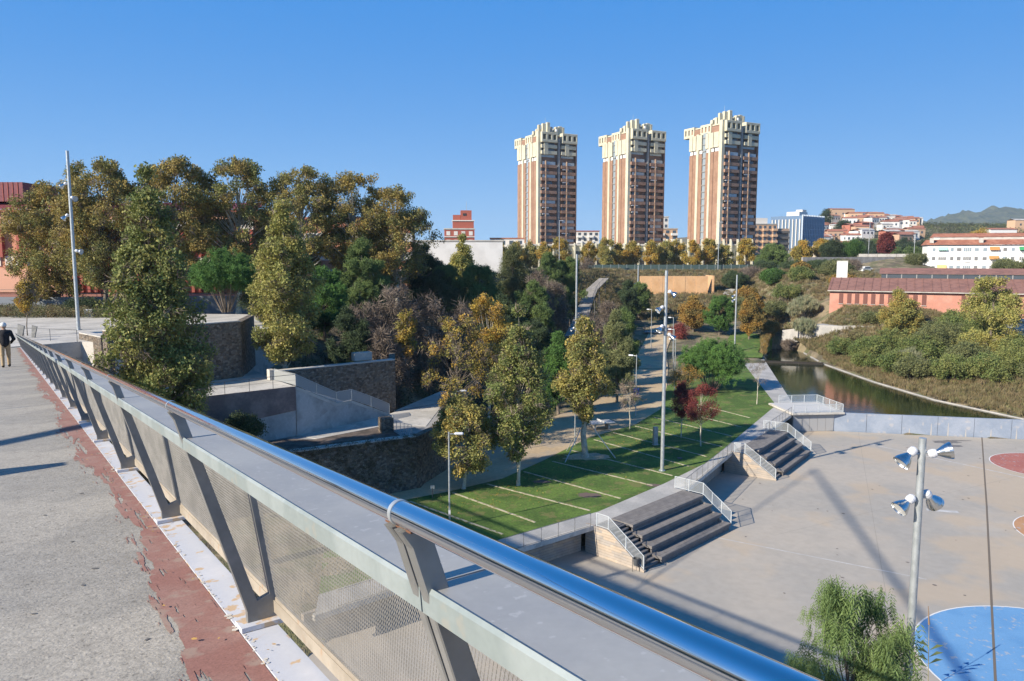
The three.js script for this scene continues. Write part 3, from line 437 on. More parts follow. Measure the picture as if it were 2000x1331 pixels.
// ------------------------------------------------------------------ stepped stands with flank stairs
function makeStand(label) {
  const t = thing('stepped_stand', label, 'stand', [5.55, 0, -48.45], 44.8 * Math.PI / 180, 'stepped stands along the court');
  const X0 = 1.92, X1 = 10.85, LX = X1 - X0, tops = [2.1, 1.56, 1.04, 0.52], z0 = [0.02, 1.72, 2.5, 3.28], z1 = [1.86, 2.64, 3.42, 4.2];
  for (let i = 0; i < 4; i++) {
    mesh('seat_tier', bevelBox(LX + 0.1, 0.2, z1[i] - z0[i], 0.015, (X0 + X1) / 2 - 0.03, tops[i] - 0.1, (z0[i] + z1[i]) / 2), M.weathered, t);
    mesh('riser', box(LX - 0.12, tops[i] - 0.2 - (i < 3 ? tops[i + 1] : -0.05), 0.12, (X0 + X1) / 2, (tops[i] - 0.2 + (i < 3 ? tops[i + 1] : -0.05)) / 2, z1[i] - 0.16), M.weathered, t);
  }
  const n = 11, zs = 1.1, run = (4.05 - zs) / n;
  for (let i = 0; i < n; i++) mesh('step', box(X0 - 0.26, 0.07, run + 0.05, X0 / 2 + 0.09, 1.965 - i * 0.18, zs + run * i - run / 2 + 0.14), M.weathered, t);
  mesh('stair_soffit', tri([quad([0.2, 1.9, 0.9], [X0, 1.9, 0.9], [X0, -0.02, 4.0], [0.2, -0.02, 4.0])]), M.weathered, t);
  mesh('landing', box(X0 - 0.2, 0.12, zs + 0.1, X0 / 2 + 0.1, 1.98, zs / 2 - 0.04), M.weathered, t);
  const flank = (x, th) => { const s = new THREE.Shape([[-0.75, -0.1], [4.1, -0.1], [4.1, 0.12], [1.35, 1.93], [1.0, 2.02], [-0.75, 2.02]].map(([z, y]) => new THREE.Vector2(z, y))); const g = new THREE.ExtrudeGeometry(s, { depth: th, bevelEnabled: false }); g.rotateY(-Math.PI / 2); g.translate(x + th, 0, 0); return metricUV(g); };
  mesh('side_wall', flank(0, 0.2), M.boardMarked, t);
  { const s = new THREE.Shape([[-0.7, -0.1], [4.02, -0.1], [4.02, 0.3], [3.3, 0.8], [2.5, 1.3], [1.7, 1.86], [-0.7, 1.9]].map(([z, y]) => new THREE.Vector2(z, y))); const g = new THREE.ExtrudeGeometry(s, { depth: 0.2, bevelEnabled: false }); g.rotateY(-Math.PI / 2); g.translate(X1 - 0.06, 0, 0); mesh('side_wall', metricUV(g), M.boardMarked, t); }
  railRun(t, [[0.08, 2.03, 0.15], [0.08, 2.03, 1.15], [0.08, 1.08, 2.6], [0.08, 0.14, 4.02]], 0.92, { infill: true, r: 0.025, flat: true });
  railRun(t, [[X1 + 0.06, 2.1, -0.7], [X1 + 0.06, 2.1, 0.55], [X1 + 0.06, 2.1, 1.8], [X1 + 0.06, 1.56, 2.58], [X1 + 0.06, 1.04, 3.38], [X1 + 0.06, 0.5, 4.18]], 0.92, { infill: true, r: 0.025, flat: true });
  return t;
}
const stand1 = makeStand('nearer stepped stand of dark weathered tiers with two bins at its stairs');
copyOf(stand1, 'farther stepped stand of dark tiers, closer to the grey pavilion', [20.6, 0, -67.75], 53.2 * Math.PI / 180);
// litter bins by the nearer stand
for (const [x, z, lab] of [[7.95, -45.75, 'dark litter bin on legs standing clear of the stair foot'], [8.5, -46.05, 'dark litter bin half hidden against the stair wall']]) {
  const b = thing('litter_bin', lab, 'bin', [x, 0, z]);
  mesh('bucket', (() => { const g = new THREE.LatheGeometry([[0.14, 0.42], [0.16, 0.44], [0.19, 0.88], [0.2, 0.9], [0.18, 0.9], [0.15, 0.46]].map(([r, y]) => new THREE.Vector2(r, y)), 16); return metricUV(g); })(), M.wireDark, b);
  mesh('leg', rod([-0.22, 0, 0], [-0.22, 0.95, 0], 0.02), M.wireDark, b); mesh('leg', rod([0.22, 0, 0], [0.22, 0.95, 0], 0.02), M.wireDark, b); mesh('crossbar', rod([-0.22, 0.7, 0], [0.22, 0.7, 0], 0.015), M.wireDark, b);
}
// ------------------------------------------------------------------ pavilion with terrace at the pond corner
{
  const p = thing('pavilion', 'grey box pavilion with white railed terrace at the pond corner', 'pavilion', [32.3, 0, -84.1], 0.1);
  mesh('wall', box(5.0, 2.05, 5.4, 2.75, 1.0, -2.95), M.concrete, p);
  for (let i = 0; i < 5; i++) mesh('door_panel', bevelBox(0.94, 1.9, 0.05, 0.01, 0.78 + i * 0.985, 0.97, -0.235), M.pavilionDoor ??= paint(0.36, 0.36, 0.36, 0.6), p);
  mesh('roof_slab', bevelBox(6.3, 0.22, 6.3, 0.02, 3.1, 2.16, -2.9), M.paleConcrete, p);
  mesh('terrace_floor', box(6.0, 0.03, 6.0, 3.1, 2.29, -2.9), M.whiteFloor ??= paint(0.52, 0.51, 0.49, 0.8), p);
  railRun(p, [...lerpPts([0.1, 2.3, 0.1], [6.1, 2.3, 0.1], 4), ...lerpPts([6.1, 2.3, 0.1], [6.1, 2.3, -5.9], 4).slice(1), ...lerpPts([6.1, 2.3, -5.9], [1.2, 2.3, -5.9], 3).slice(1)], 0.92, { infill: true, r: 0.03, flat: true });
}
// ------------------------------------------------------------------ floodlight masts
const bellGeo = (() => { const p = [[0.05, -0.02], [0.09, 0], [0.13, 0.08], [0.2, 0.2], [0.255, 0.32], [0.275, 0.42], [0.27, 0.425], [0.245, 0.32], [0.19, 0.205], [0.12, 0.09]].map(([r, y]) => new THREE.Vector2(r, y)); return metricUV(new THREE.LatheGeometry(p, 28)); })();
const glassGeo = (() => { const g = new THREE.CircleGeometry(0.255, 24); g.rotateX(-Math.PI / 2); g.translate(0, 0.37, 0); return g; })();
const housingGeo = (() => metricUV(new THREE.LatheGeometry([[0, -0.26], [0.09, -0.255], [0.135, -0.2], [0.145, -0.1], [0.13, -0.02], [0.08, 0.02]].map(([r, y]) => new THREE.Vector2(r, y)), 20)))();
M.housing = paint(0.62, 0.63, 0.66, 0.45, 0.1); M.reflector = mat({ color: lin(0.62, 0.63, 0.63), roughness: 0.24, metalness: 1 }); M.bulb = mat({ color: lin(0.5, 0.5, 0.48), roughness: 0.35 });
function mast(label, pos, h, r, lamps) {
  const t = thing('floodlight_mast', label, 'light mast', pos, 0, 'steel floodlight masts');
  mesh('pole', [rod([0, 0, 0], [0, h, 0], r * 1.12, r * 0.92, 24)], M.galv, t);
  mesh('base_flange', rod([0, 0, 0], [0, 0.05, 0], r * 2, r * 2, 16), M.galv, t);
  for (const [y, az, tilt] of lamps) {
    const lamp = mesh('floodlight', housingGeo, M.housing, t), a = az * Math.PI / 180;
    lamp.position.set(Math.sin(a) * (r + 0.3), y, Math.cos(a) * (r + 0.3));
    const dir = V(Math.sin(a) * Math.cos(tilt), -Math.sin(tilt), Math.cos(a) * Math.cos(tilt)).normalize();
    lamp.quaternion.setFromUnitVectors(V(0, 1, 0), dir);
    mesh('reflector', bellGeo, M.reflector, lamp); mesh('front_glass', glassGeo, M.bulb, lamp);
    const br = mesh('bracket', rod([0, y, 0], [Math.sin(a) * (r + 0.3), y - 0.02, Math.cos(a) * (r + 0.3)], 0.035, 0.035), M.galv, t);
  }
  return t;
}
mast('floodlight mast nearest the camera, with four lamps over the court', [13.0, 0, -23], 14.35, 0.122, [[13.85, -80, 0.75], [13.9, 75, -0.25], [12.32, -75, 0.6], [12.4, 110, 0.75]]);
mast('tall floodlight mast standing on the lawn by the path', [12.8, 2, -61.7], 17, 0.14, [[15.2, 60, 0.6], [13.9, -70, 0.6], [12.3, -60, 0.8], [11.6, 70, 0.7]]);
mast('floodlight mast on the plaza in front of the school trees', [-42, 13.1, -71.6], 17, 0.15, [[13.9, -90, 0.6], [12.6, 60, 0.3], [10.9, -80, 0.8], [7.6, 80, 0.2]]);
mast('distant floodlight mast on the far end of the lawn', [41.2, 2, -136.3], 15, 0.15, [[11.2, -90, 0.6], [10.4, -80, 0.6]]);
mast('distant floodlight mast beside the sloping wooden walkway', [9.2, ground(9.2, -106), -106], 20.6 - ground(9.2, -106), 0.14, [[7.6, -80, 0.6], [7.0, 70, 0.6], [6.2, -70, 0.8]]);
mast('distant floodlight mast in front of the orange wall', [28.8, ground(28.8, -170), -170], 18.4 - ground(28.8, -170), 0.15, [[7.4, -80, 0.6], [6.6, -80, 0.6], [5.8, -80, 0.7]]);
// ------------------------------------------------------------------ park lamp posts
function lampPost(label, x, z, h, turn = 0, y = 2) {
  const t = thing('lamp_post', label, 'lamp post', [x, y, z], turn, 'slim park lamp posts');
  mesh('pole', rod([0, 0, 0], [0, h, 0], 0.065, 0.05, 12), M.galv, t);
  mesh('arm', rod([0, h - 0.14, 0], [0.42, h - 0.14, 0], 0.03, 0.03), M.galv, t);
  mesh('lamp_head', (() => { const g = new THREE.CapsuleGeometry(0.1, 0.42, 4, 12); g.rotateZ(Math.PI / 2); g.translate(0.68, h - 0.12, 0); return g; })(), M.housing, t);
  return t;
}
const lp0 = lampPost('lamp post on the near lawn corner with a small white sticker', -4.2, -48.3, 6.55);
mesh('sticker', box(0.14, 0.28, 0.14, 0, 1.05, 0), M.white, lp0);
lampPost('lamp post partly hidden by the staked plane tree', 6.1, -70.4, 7.4);
const lpSign = lampPost('lamp post on the sandy path carrying a blue sign', 14.2, -83.8, 7.1, 2.6);
lampPost('lamp post by the round pine, first of three along the sandy path', 22.2, -100, 7.2, 2.6);
lampPost('lamp post behind the round pine, second of three along the path', 24.6, -112, 7.4, 2.6);
lampPost('lamp post at the far end of the sandy path by the maples', 28.6, -131, 7.4, 2.6, ground(28.6, -131));
lampPost('lamp post at the wooden bridge, farthest up the sandy path', 26.4, -140, 7.4, 2.6, ground(26.4, -140));
lampPost('low lamp post behind the golden tree below the terraces', -5.0, -65, 6.4, 0.2, 2);
{
  const c = document.createElement('canvas'); c.width = 96; c.height = 128; const k = c.getContext('2d'); k.fillStyle = '#3552b8'; k.fillRect(0, 0, 96, 128); k.fillStyle = '#e9eefc'; k.beginPath(); k.arc(46, 34, 17, 0, 7); k.fill(); k.beginPath(); k.moveTo(34, 50); k.lineTo(64, 46); k.lineTo(58, 92); k.lineTo(36, 88); k.fill();
  const ct = new THREE.CanvasTexture(c); ct.colorSpace = THREE.SRGBColorSpace;
  const s = thing('blue_sign', 'small blue information sign with white figure on a lamp post', 'sign', [14.2, 4.75, -83.65], -0.1);
  mesh('panel', bevelBox(0.62, 1.0, 0.03, 0.008, 0, 0, 0), paint(0.05, 0.1, 0.45, 0.5), s);
  const g = new THREE.PlaneGeometry(0.58, 0.94); g.translate(0, 0, 0.02); mesh('print', g, mat({ map: ct, roughness: 0.5 }), s);
}
// ------------------------------------------------------------------ table-tennis table, cabinet, stakes, stump
{
  const t = thing('table_tennis_table', 'white outdoor table tennis table on the sandy path', 'table', [9.4, 2, -77.3], 0.35);
  mesh('table_top', bevelBox(2.74, 0.08, 1.52, 0.02, 0, 0.74, 0), M.whiteFloor, t); mesh('net', box(0.03, 0.2, 1.7, 0, 0.88, 0), M.white, t);
  for (const x of [-0.8, 0.8]) mesh('leg', bevelBox(0.16, 0.7, 0.8, 0.02, x, 0.35, 0), M.paleConcrete, t);
  const c = thing('metal_cabinet', 'narrow grey metal cabinet on the lawn behind the tall mast', 'cabinet', [13.9, 2, -70.5], 0.3);
  mesh('body', bevelBox(0.42, 1.75, 0.3, 0.02, 0, 0.9, 0), M.steel, c); mesh('plinth', box(0.5, 0.06, 0.38, 0, 0.03, 0), M.paleConcrete, c);
  const s = thing('tree_stakes', 'three slanted metal stakes bracing the pale plane tree', 'tree stakes', [6.7, 2, -66.1]);
  for (const a of [0.15, 2.4, 4.1]) { const dx = Math.cos(a), dz = Math.sin(a); mesh('stake', rod([dx * 2.7, 0, dz * 2.7], [dx * 0.75, 2.6, dz * 0.75], 0.045, 0.045, 8), M.galv, s); mesh('tie', rod([dx * 0.75, 2.6, dz * 0.75], [dx * 0.18, 3.0, dz * 0.18], 0.012, 0.012, 5), M.wireDark, s); }
  const cab = thing('utility_cabinet', 'pale grey utility cabinet beside the plaza flower bed', 'cabinet', [-50.2, 13.1, -88], 0.1); mesh('body', bevelBox(1.05, 0.9, 0.5, 0.02, 0, 0.45, 0), M.housing, cab); mesh('door', bevelBox(0.95, 0.75, 0.02, 0.005, 0, 0.45, 0.26), M.galv, cab);
  single('stone_block', bevelBox(1.0, 1.25, 0.9, 0.05, -10.2, 6.62, -58.9, 0.5), M.stone, 'square stone block at the end of the lower terrace fence', 'stone block');
  const bl = thing('path_bollard', 'small marker post at the foot of the low stone wall', 'marker post', [-6.0, 2, -54.4]); mesh('stem', rod([0, 0, 0], [0, 0.8, 0], 0.04), M.wireDark, bl); mesh('plate', box(0.3, 0.28, 0.03, 0, 0.85, 0), M.galv, bl);
  single('drain_cover', bevelBox(0.4, 0.06, 0.4, 0.01, 15.2, 2.02, -65.6), M.wireDark, 'small dark drain cover on the lawn by the path', 'drain cover');
}
// ------------------------------------------------------------------ railings on the terraces
{
  const a = thing('terrace_railing', 'thin dark railing along the middle terrace edge', 'railing'); railRun(a, lerpPts([-27.5, 10, -51], [-24.1, 10, -51.9], 2).concat(lerpPts([-24.1, 10, -51.9], [-17.0, 10, -57.6], 5).slice(1)), 0.95, { post: M.wireDark, r: 0.02, bottom: false, wires: 1 });
  const b = thing('stair_railing', 'pale mesh panel railing stepping down along the terrace stairs', 'railing'); railRun(b, [[-19.6, 10, -60.5], [-17.0, 10.02, -57.6], [-15.8, 9.0, -59.2], [-14.6, 8.0, -60.8], [-13.6, 8.0, -62.1], [-12.3, 7.1, -63.8], [-11.0, 6.1, -65.5]], 0.95, { post: M.galv, r: 0.025, infill: true, screen: mat({ color: lin(0.5, 0.52, 0.52), transparent: true, opacity: 0.55, roughness: 0.6 }) });
  const c = thing('terrace_fence', 'short white fence at the right end of the lower terrace', 'fence'); railRun(c, lerpPts([-10.0, 6.05, -59.3], [-7.9, 6.05, -57.4], 6), 0.9, { post: M.galv, r: 0.022, infill: true });
  const d = thing('plaza_railing', 'thin dark railing along the plaza edge near the bridge end', 'railing'); railRun(d, lerpPts([-47, 13.1, -64.4], [-36.2, 13.1, -61.4], 4), 1.0, { post: M.wireDark, r: 0.022, bottom: false, wires: 1 });
  for (const [x, z, s, lab] of [[-41.5, -62.2, 1.25, 'larger dark steel fin at the far end of the footbridge'], [-42.0, -64.8, 0.95, 'smaller dark steel fin at the far end of the footbridge']]) { const sh = new THREE.Shape([[-0.12 * s, 0], [0.15 * s, 0], [0.42 * s, 1.0 * s], [-0.02, 1.12 * s]].map(([x, y]) => new THREE.Vector2(x, y))); const g = new THREE.ExtrudeGeometry(sh, { depth: 0.12, bevelEnabled: true, bevelSize: 0.01, bevelThickness: 0.01, bevelSegments: 1 }); g.translate(x, 13.1, z); single('steel_fin', metricUV(g), M.steelDark, lab, 'steel fin'); }
  // wooden walkway climbing the wooded slope
  const w = thing('walkway', 'grey plank walkway climbing the wooded slope towards the street', 'walkway'); const P = [[9.2, -112], [12, -128], [14.2, -142], [17.2, -160], [23.6, -190]], n = 40;
  const at = (f) => { const q = f * (P.length - 1), i = Math.min(P.length - 2, Math.floor(q)), t = q - i; return [P[i][0] + (P[i + 1][0] - P[i][0]) * t, P[i][1] + (P[i + 1][1] - P[i][1]) * t]; };
  const wy = (f) => 8.3 + 6.8 * f;
  for (let i = 0; i < n; i++) { const a = at(i / n), b = at((i + 0.93) / n), ang = Math.atan2(b[0] - a[0], -(b[1] - a[1])), l = Math.hypot(b[0] - a[0], b[1] - a[1]); mesh('plank_section', box(2.4, 0.12, l, (a[0] + b[0]) / 2, wy(i / n), (a[1] + b[1]) / 2, -ang), M.weatheredPale ??= mat({ map: mottled(256, 2, [0.3, 0.28, 0.26], [0.4, 0.37, 0.34], { p1: 6, p2: 32, grain: 0.4, sd: 471 }), roughness: 0.95 }), w); }
  railRun(w, Array.from({ length: 15 }, (_, i) => { const a = at(i / 14); return [a[0] + 1.2, wy(i / 14) + 0.06, a[1]]; }), 0.95, { post: M.wireDark, r: 0.03, wires: 2, bottom: false });
  for (let i = 0; i < 8; i++) { const a = at((i + 0.5) / 8); mesh('support', rod([a[0] + 0.9, ground(a[0] + 0.9, a[1]) - 0.3, a[1]], [a[0] + 0.9, wy((i + 0.5) / 8), a[1]], 0.1), M.wireDark, w); }
  const wb = thing('wooden_footbridge', 'small wooden footbridge at the head of the sandy path', 'footbridge', [28.8, ground(28.8, -152) + 0.3, -152], -0.25); for (let i = 0; i < 9; i++) mesh('plank', box(3.2, 0.08, 0.55, 0, 0.1, -i * 0.62), M.weatheredPale, wb); railRun(wb, lerpPts([1.6, 0.1, 0.4], [1.6, 0.1, -5.4], 4), 1, { post: M.wireDark, r: 0.04, wires: 1 }); railRun(wb, lerpPts([-1.6, 0.1, 0.4], [-1.6, 0.1, -5.4], 4), 1, { post: M.wireDark, r: 0.04, wires: 1 });
}
// ------------------------------------------------------------------ three residential towers
M.brickDark = mat({ map: mottled(512, 9, [0.27, 0.16, 0.11], [0.33, 0.2, 0.14], { p1: 6, p2: 128, grain: 0.3, sd: 501 }), roughness: 0.95 });
M.greyPier = paint(0.3, 0.3, 0.29, 0.9);
function makeTower(label) {
  const t = thing('apartment_tower', label, 'tower', [0, 16, 0], 0, 'three tall brick and cream apartment towers');
  const W = 21.5, HB = 50, HC = 58.3, P = 2.93; seed(808);
  mesh('core', box(W - 2.2, HC + 3, W - 1, W / 2 + 0.4, (HC + 3) / 2, -W / 2 - 0.7), M.brickDark, t);
  // left face: brick and cream strips, from the near corner backwards
  const cols = [[0, 2, 'c'], [2.05, 3.2, 'b'], [5.5, 1.75, 'b'], [7.3, 1.2, 'C'], [8.55, 1.8, 'b'], [10.5, 2.1, 'g'], [12.75, 2.1, 'b'], [14.9, 1.45, 'C'], [16.6, 2.0, 'b'], [18.8, 2.2, 'b']];
  const face = (z, w, y0, y1, m, nm, out) => mesh(nm, box(0.9 + out, y1 - y0, w, 0.45 - out / 2 + 0.1, (y0 + y1) / 2, -z - w / 2), m, t);
  for (const [z, w, k] of cols) {
    if (k === 'b') { face(z, w, 0, HB, M.brickWall, 'brick_panel', 0.25); face(z + 0.05, w - 0.1, HB + 1.9, HC, M.cream, 'cream_panel', 0.55); mesh('top_window', box(0.3, 1.5, w * 0.8, 0.3, HB + 0.95, -z - w / 2), M.white, t); }
    if (k === 'c') { mesh('corner_pier', box(1.7, HC + 4.6, 1.9, 0.35, (HC + 4.6) / 2, -0.95), M.cream, t); }
    if (k === 'C') face(z, w, 0, HC + 0.5, M.cream, 'cream_pier', 0.45);
    if (k === 'g') { face(z, w, 0, HC + 0.5, M.glassPale, 'stair_glazing', -0.1); for (let f = 0; f < 20; f++) mesh('stair_band', box(0.5, 0.35, w, 0.1, 1.2 + f * P, -z - w / 2), M.greyPier, t); }
  }
  // crown boxes with square openings
  const crown = (len, place, turn, n) => { const g = new THREE.Group(); const s = new THREE.Shape([[0, 0], [len, 0], [len, 4.3], [0, 4.3]].map(([x, y]) => new THREE.Vector2(x, y))); const cell = len / n; for (let i = 0; i < n; i++) { const h = new THREE.Path([[i * cell + 0.5, 1.0], [i * cell + 0.5, 3.5], [(i + 1) * cell - 0.5, 3.5], [(i + 1) * cell - 0.5, 1.0]].map(([x, y]) => new THREE.Vector2(x, y))); s.holes.push(h); } const geo = new THREE.ExtrudeGeometry(s, { depth: 2.4, bevelEnabled: true, bevelSize: 0.12, bevelThickness: 0.12, bevelSegments: 1 }); geo.rotateY(turn); geo.translate(...place); mesh('crown_box', metricUV(geo), M.cream, t); for (let i = 0; i < n; i++) { const b = new THREE.BoxGeometry(cell - 0.9, 2.5, 0.2); b.translate((i + 0.5) * cell, 2.25, 0.5); b.rotateY(turn); b.translate(...place); mesh('crown_recess', b, M.blackish2 ??= paint(0.12, 0.11, 0.1, 0.9), t); } };
  crown(8.4, [0.9, HC, -1.2], 0, 3); crown(8.3, [12.2, HC, -1.2], 0, 3);
  crown(6.6, [1.2, HC, -8.9], -Math.PI / 2 + Math.PI, 3); crown(6.6, [1.2, HC, -19.9], -Math.PI / 2 + Math.PI, 3);
  // right face: two balcony bays either side of a grey slot
  const bay = (x0, w, piers) => {
    for (let f = 0; f < 17; f++) {
      const y = f * P; mesh('balcony', box(w, 1.35, 1.3, x0 + w / 2 + (rnd() - 0.5) * 0.1, y + 0.6, 0.15), f % 5 === 3 ? M.brickDark : M.brickBal ??= mat({ map: mottled(512, 5, [0.31, 0.185, 0.125], [0.37, 0.225, 0.155], { p1: 6, p2: 128, grain: 0.3, sd: 503 }), roughness: 0.95 }), t);
      const k = rnd(), ww = w * (k < 0.4 ? 0.82 : 0.5), wx = x0 + (k < 0.4 ? 0.1 * w : rr(0.05, 0.45) * w);
      mesh('window', box(ww, 1.35, 0.12, wx + ww / 2, y + 2.05, k < 0.35 ? 0.3 : -0.75), k < 0.35 ? M.glassPale : M.glass, t);
      if (k > 0.8) mesh('awning', box(w * 0.4, 0.5, 0.7, x0 + w * 0.3, y + 2.45, 0.2), M.white, t);
    }
    for (let f = 0; f < 3; f++) { const y = HB + 0.2 + f * 2.75; if (f) mesh('cream_balcony', box(w, 1.5, 1.4, x0 + w / 2, y + 0.7, 0.2), M.cream, t); mesh('window', box(w * 0.85, 1.3, 0.12, x0 + w / 2, y + 2.1, -0.7), f === 0 ? M.glassPale : M.glass, t); }
    for (const p of piers) { mesh('slim_pier', box(0.5, HB, 0.5, x0 + p, HB / 2, 0.68), M.pierTan ??= paint(0.44, 0.3, 0.2, 0.9), t); mesh('cream_pier', box(2.1, 5.2, 0.6, x0 + p, HB + 5.3, 0.75), M.cream, t); }
  };
  bay(0.9, 8.5, [2.4]); bay(11.9, 8.2, [3.1]);
  mesh('grey_pier', box(1.0, HC + 2, 1.4, 10.75, (HC + 2) / 2, -0.2), M.greyPier, t); mesh('slot', box(0.9, HC, 0.4, 9.85, HC / 2, -1.6), M.greyPier, t); mesh('end_wall', box(0.7, HC, 2, W - 0.9, HC / 2, -0.7), M.brickDark, t);
  // roof stacks
  mesh('roof_slab', box(W - 3, 0.5, W - 3, W / 2 + 0.5, HC + 3.6, -W / 2), M.cream, t);
  for (const [x, z, w, h] of [[3.2, -7.5, 1.3, 6.4], [3.0, -5.4, 1.2, 8.0], [4.8, -4.4, 1.5, 8.6], [6.6, -3.2, 1.5, 9.0], [2.6, -9.5, 1.4, 5.6], [5.5, -9, 3.2, 6.6], [12.4, -5, 1.7, 7.6], [14.4, -5.2, 1.8, 8.0], [16.0, -4.6, 1.0, 7.6], [13.5, -7.5, 2.6, 7.2]]) { mesh('roof_stack', bevelBox(w, h, w, 0.18, x, HC + 0.5 + h / 2, z), M.cream, t); }
  mesh('water_tank', rod([9.4, HC + 3.8, -6.5], [9.4, HC + 8, -6.5], 1.6, 1.6, 16), M.greyPier, t); mesh('satellite_dish', (() => { const g = new THREE.SphereGeometry(1.0, 16, 8, 0, 6.3, 0, 0.9); g.rotateX(1.2); g.translate(11, HC + 5.8, -3.2); return g; })(), M.white, t);
  mesh('antenna', rod([8, HC + 4, -8], [8, HC + 12.5, -8], 0.09, 0.05), M.galv, t);
  return t;
}
const rotT = 28 * Math.PI / 180;
const tw = makeTower('leftmost of the three brick and cream apartment towers'); tw.position.set(11.8, 14.8, -330); tw.rotation.y = rotT; tw.scale.set(0.925, 0.955, 0.925);
copyOf(tw, 'middle one of the three brick and cream apartment towers', [50.2, 15.3, -325], rotT);
const tw3 = copyOf(tw, 'rightmost and tallest looking of the three apartment towers', [87.2, 16, -314], rotT); tw3.scale.set(0.955, 0.968, 0.955);
// cream podium in front of the towers with curved concrete fins
{
  const p = thing('podium_building', 'long low cream building with curved fins at the foot of the towers', 'building', [2, 15.6, -303], 0.02);
  mesh('wall', box(97, 9.6, 14, 48.5, 4.8, -8), M.cream, p); mesh('roof', box(98, 0.6, 15, 48.5, 9.9, -8), M.paleConcrete, p); mesh('arcade', box(95, 3.4, 0.4, 48.5, 1.9, -0.9), M.blackish2, p);
  for (let i = 0; i < 26; i++) mesh('window', box(2.2, 1.5, 0.12, 3 + i * 3.65, 6.6, -0.96), M.glass, p);
  for (let i = 0; i < 34; i++) { const x = i * 2.9 + 0.5; const big = i > 20; const s = new THREE.Shape(); const h = big ? 12.2 : 10.6; s.moveTo(-1.2, 0); s.lineTo(0.7, 0); s.lineTo(0.75, h - 3.6); s.quadraticCurveTo(0.7, h - 1, -0.5, h); s.lineTo(-1.2, h); s.closePath(); const g = new THREE.ExtrudeGeometry(s, { depth: 0.55, bevelEnabled: false }); g.rotateY(-Math.PI / 2); g.translate(x, 0, 0); mesh('fin', metricUV(g), M.cream, p); }
}
// street fence, orange wall, slope walls
{
  const f = thing('street_fence', 'dark green mesh fence along the street below the towers', 'fence'); const A = [18, -229], B = [92, -229]; const n = 30;
  for (let i = 0; i <= n; i++) { const x = A[0] + (B[0] - A[0]) * i / n; mesh('post', rod([x, 15.8, -229], [x, 18.2, -229], 0.05, 0.05, 6), M.galv, f); if (i < n) mesh('mesh_panel', box(2.42, 1.9, 0.03, x + 1.23, 17.1, -229), M.greenFence ??= paint(0.05, 0.085, 0.08, 0.8), f); }
  const o = thing('orange_wall', 'broad orange rendered wall set into the dry slope', 'wall'); for (let i = 0; i < 6; i++) mesh('panel', box(2.95, 5.6, 0.5, 35 + i * 2.96, 12.6, -195 + 0.06 * (i % 2)), M.orange ??= mat({ map: mottled(512, 9, [0.6, 0.35, 0.17], [0.68, 0.42, 0.22], { p1: 5, p2: 64, p3: 20, grain: 0.15, stain: [0.5, 0.32, 0.2], s0: 0.6, s1: 0.75, sa: 0.5, sd: 511 }), roughness: 0.9 }), o);
  mesh('return_wall', box(0.5, 4.6, 7, 52.8, 13.2, -198.6), M.orange, o);
  single('slope_slab', tri([quad([54.5, ground(54.5, -192) + 0.5, -192], [56.3, ground(56.3, -191) + 0.5, -191], [59.5, ground(59.5, -198) + 0.6, -198], [57.6, ground(57.6, -199.5) + 0.6, -199.5])]), M.paleConcrete, 'pale concrete slab on the slope right of the orange wall', 'slab');
  single('street_retaining_wall', wallAlong([[92, -236], [126, -246]], 0.8, 13.5, 20.4), M.concreteDark, 'dark street retaining wall above the parked cars', 'wall');
  const rp = thing('road_parapet', 'pale road parapet on top of the dry embankment', 'parapet'); for (let i = 0; i < 14; i++) mesh('parapet_panel', box(2.9, 1.0, 0.25, 119 + i * 3, 21.0, -253 + i * 0.4, -0.13), M.paleConcrete, rp);
}
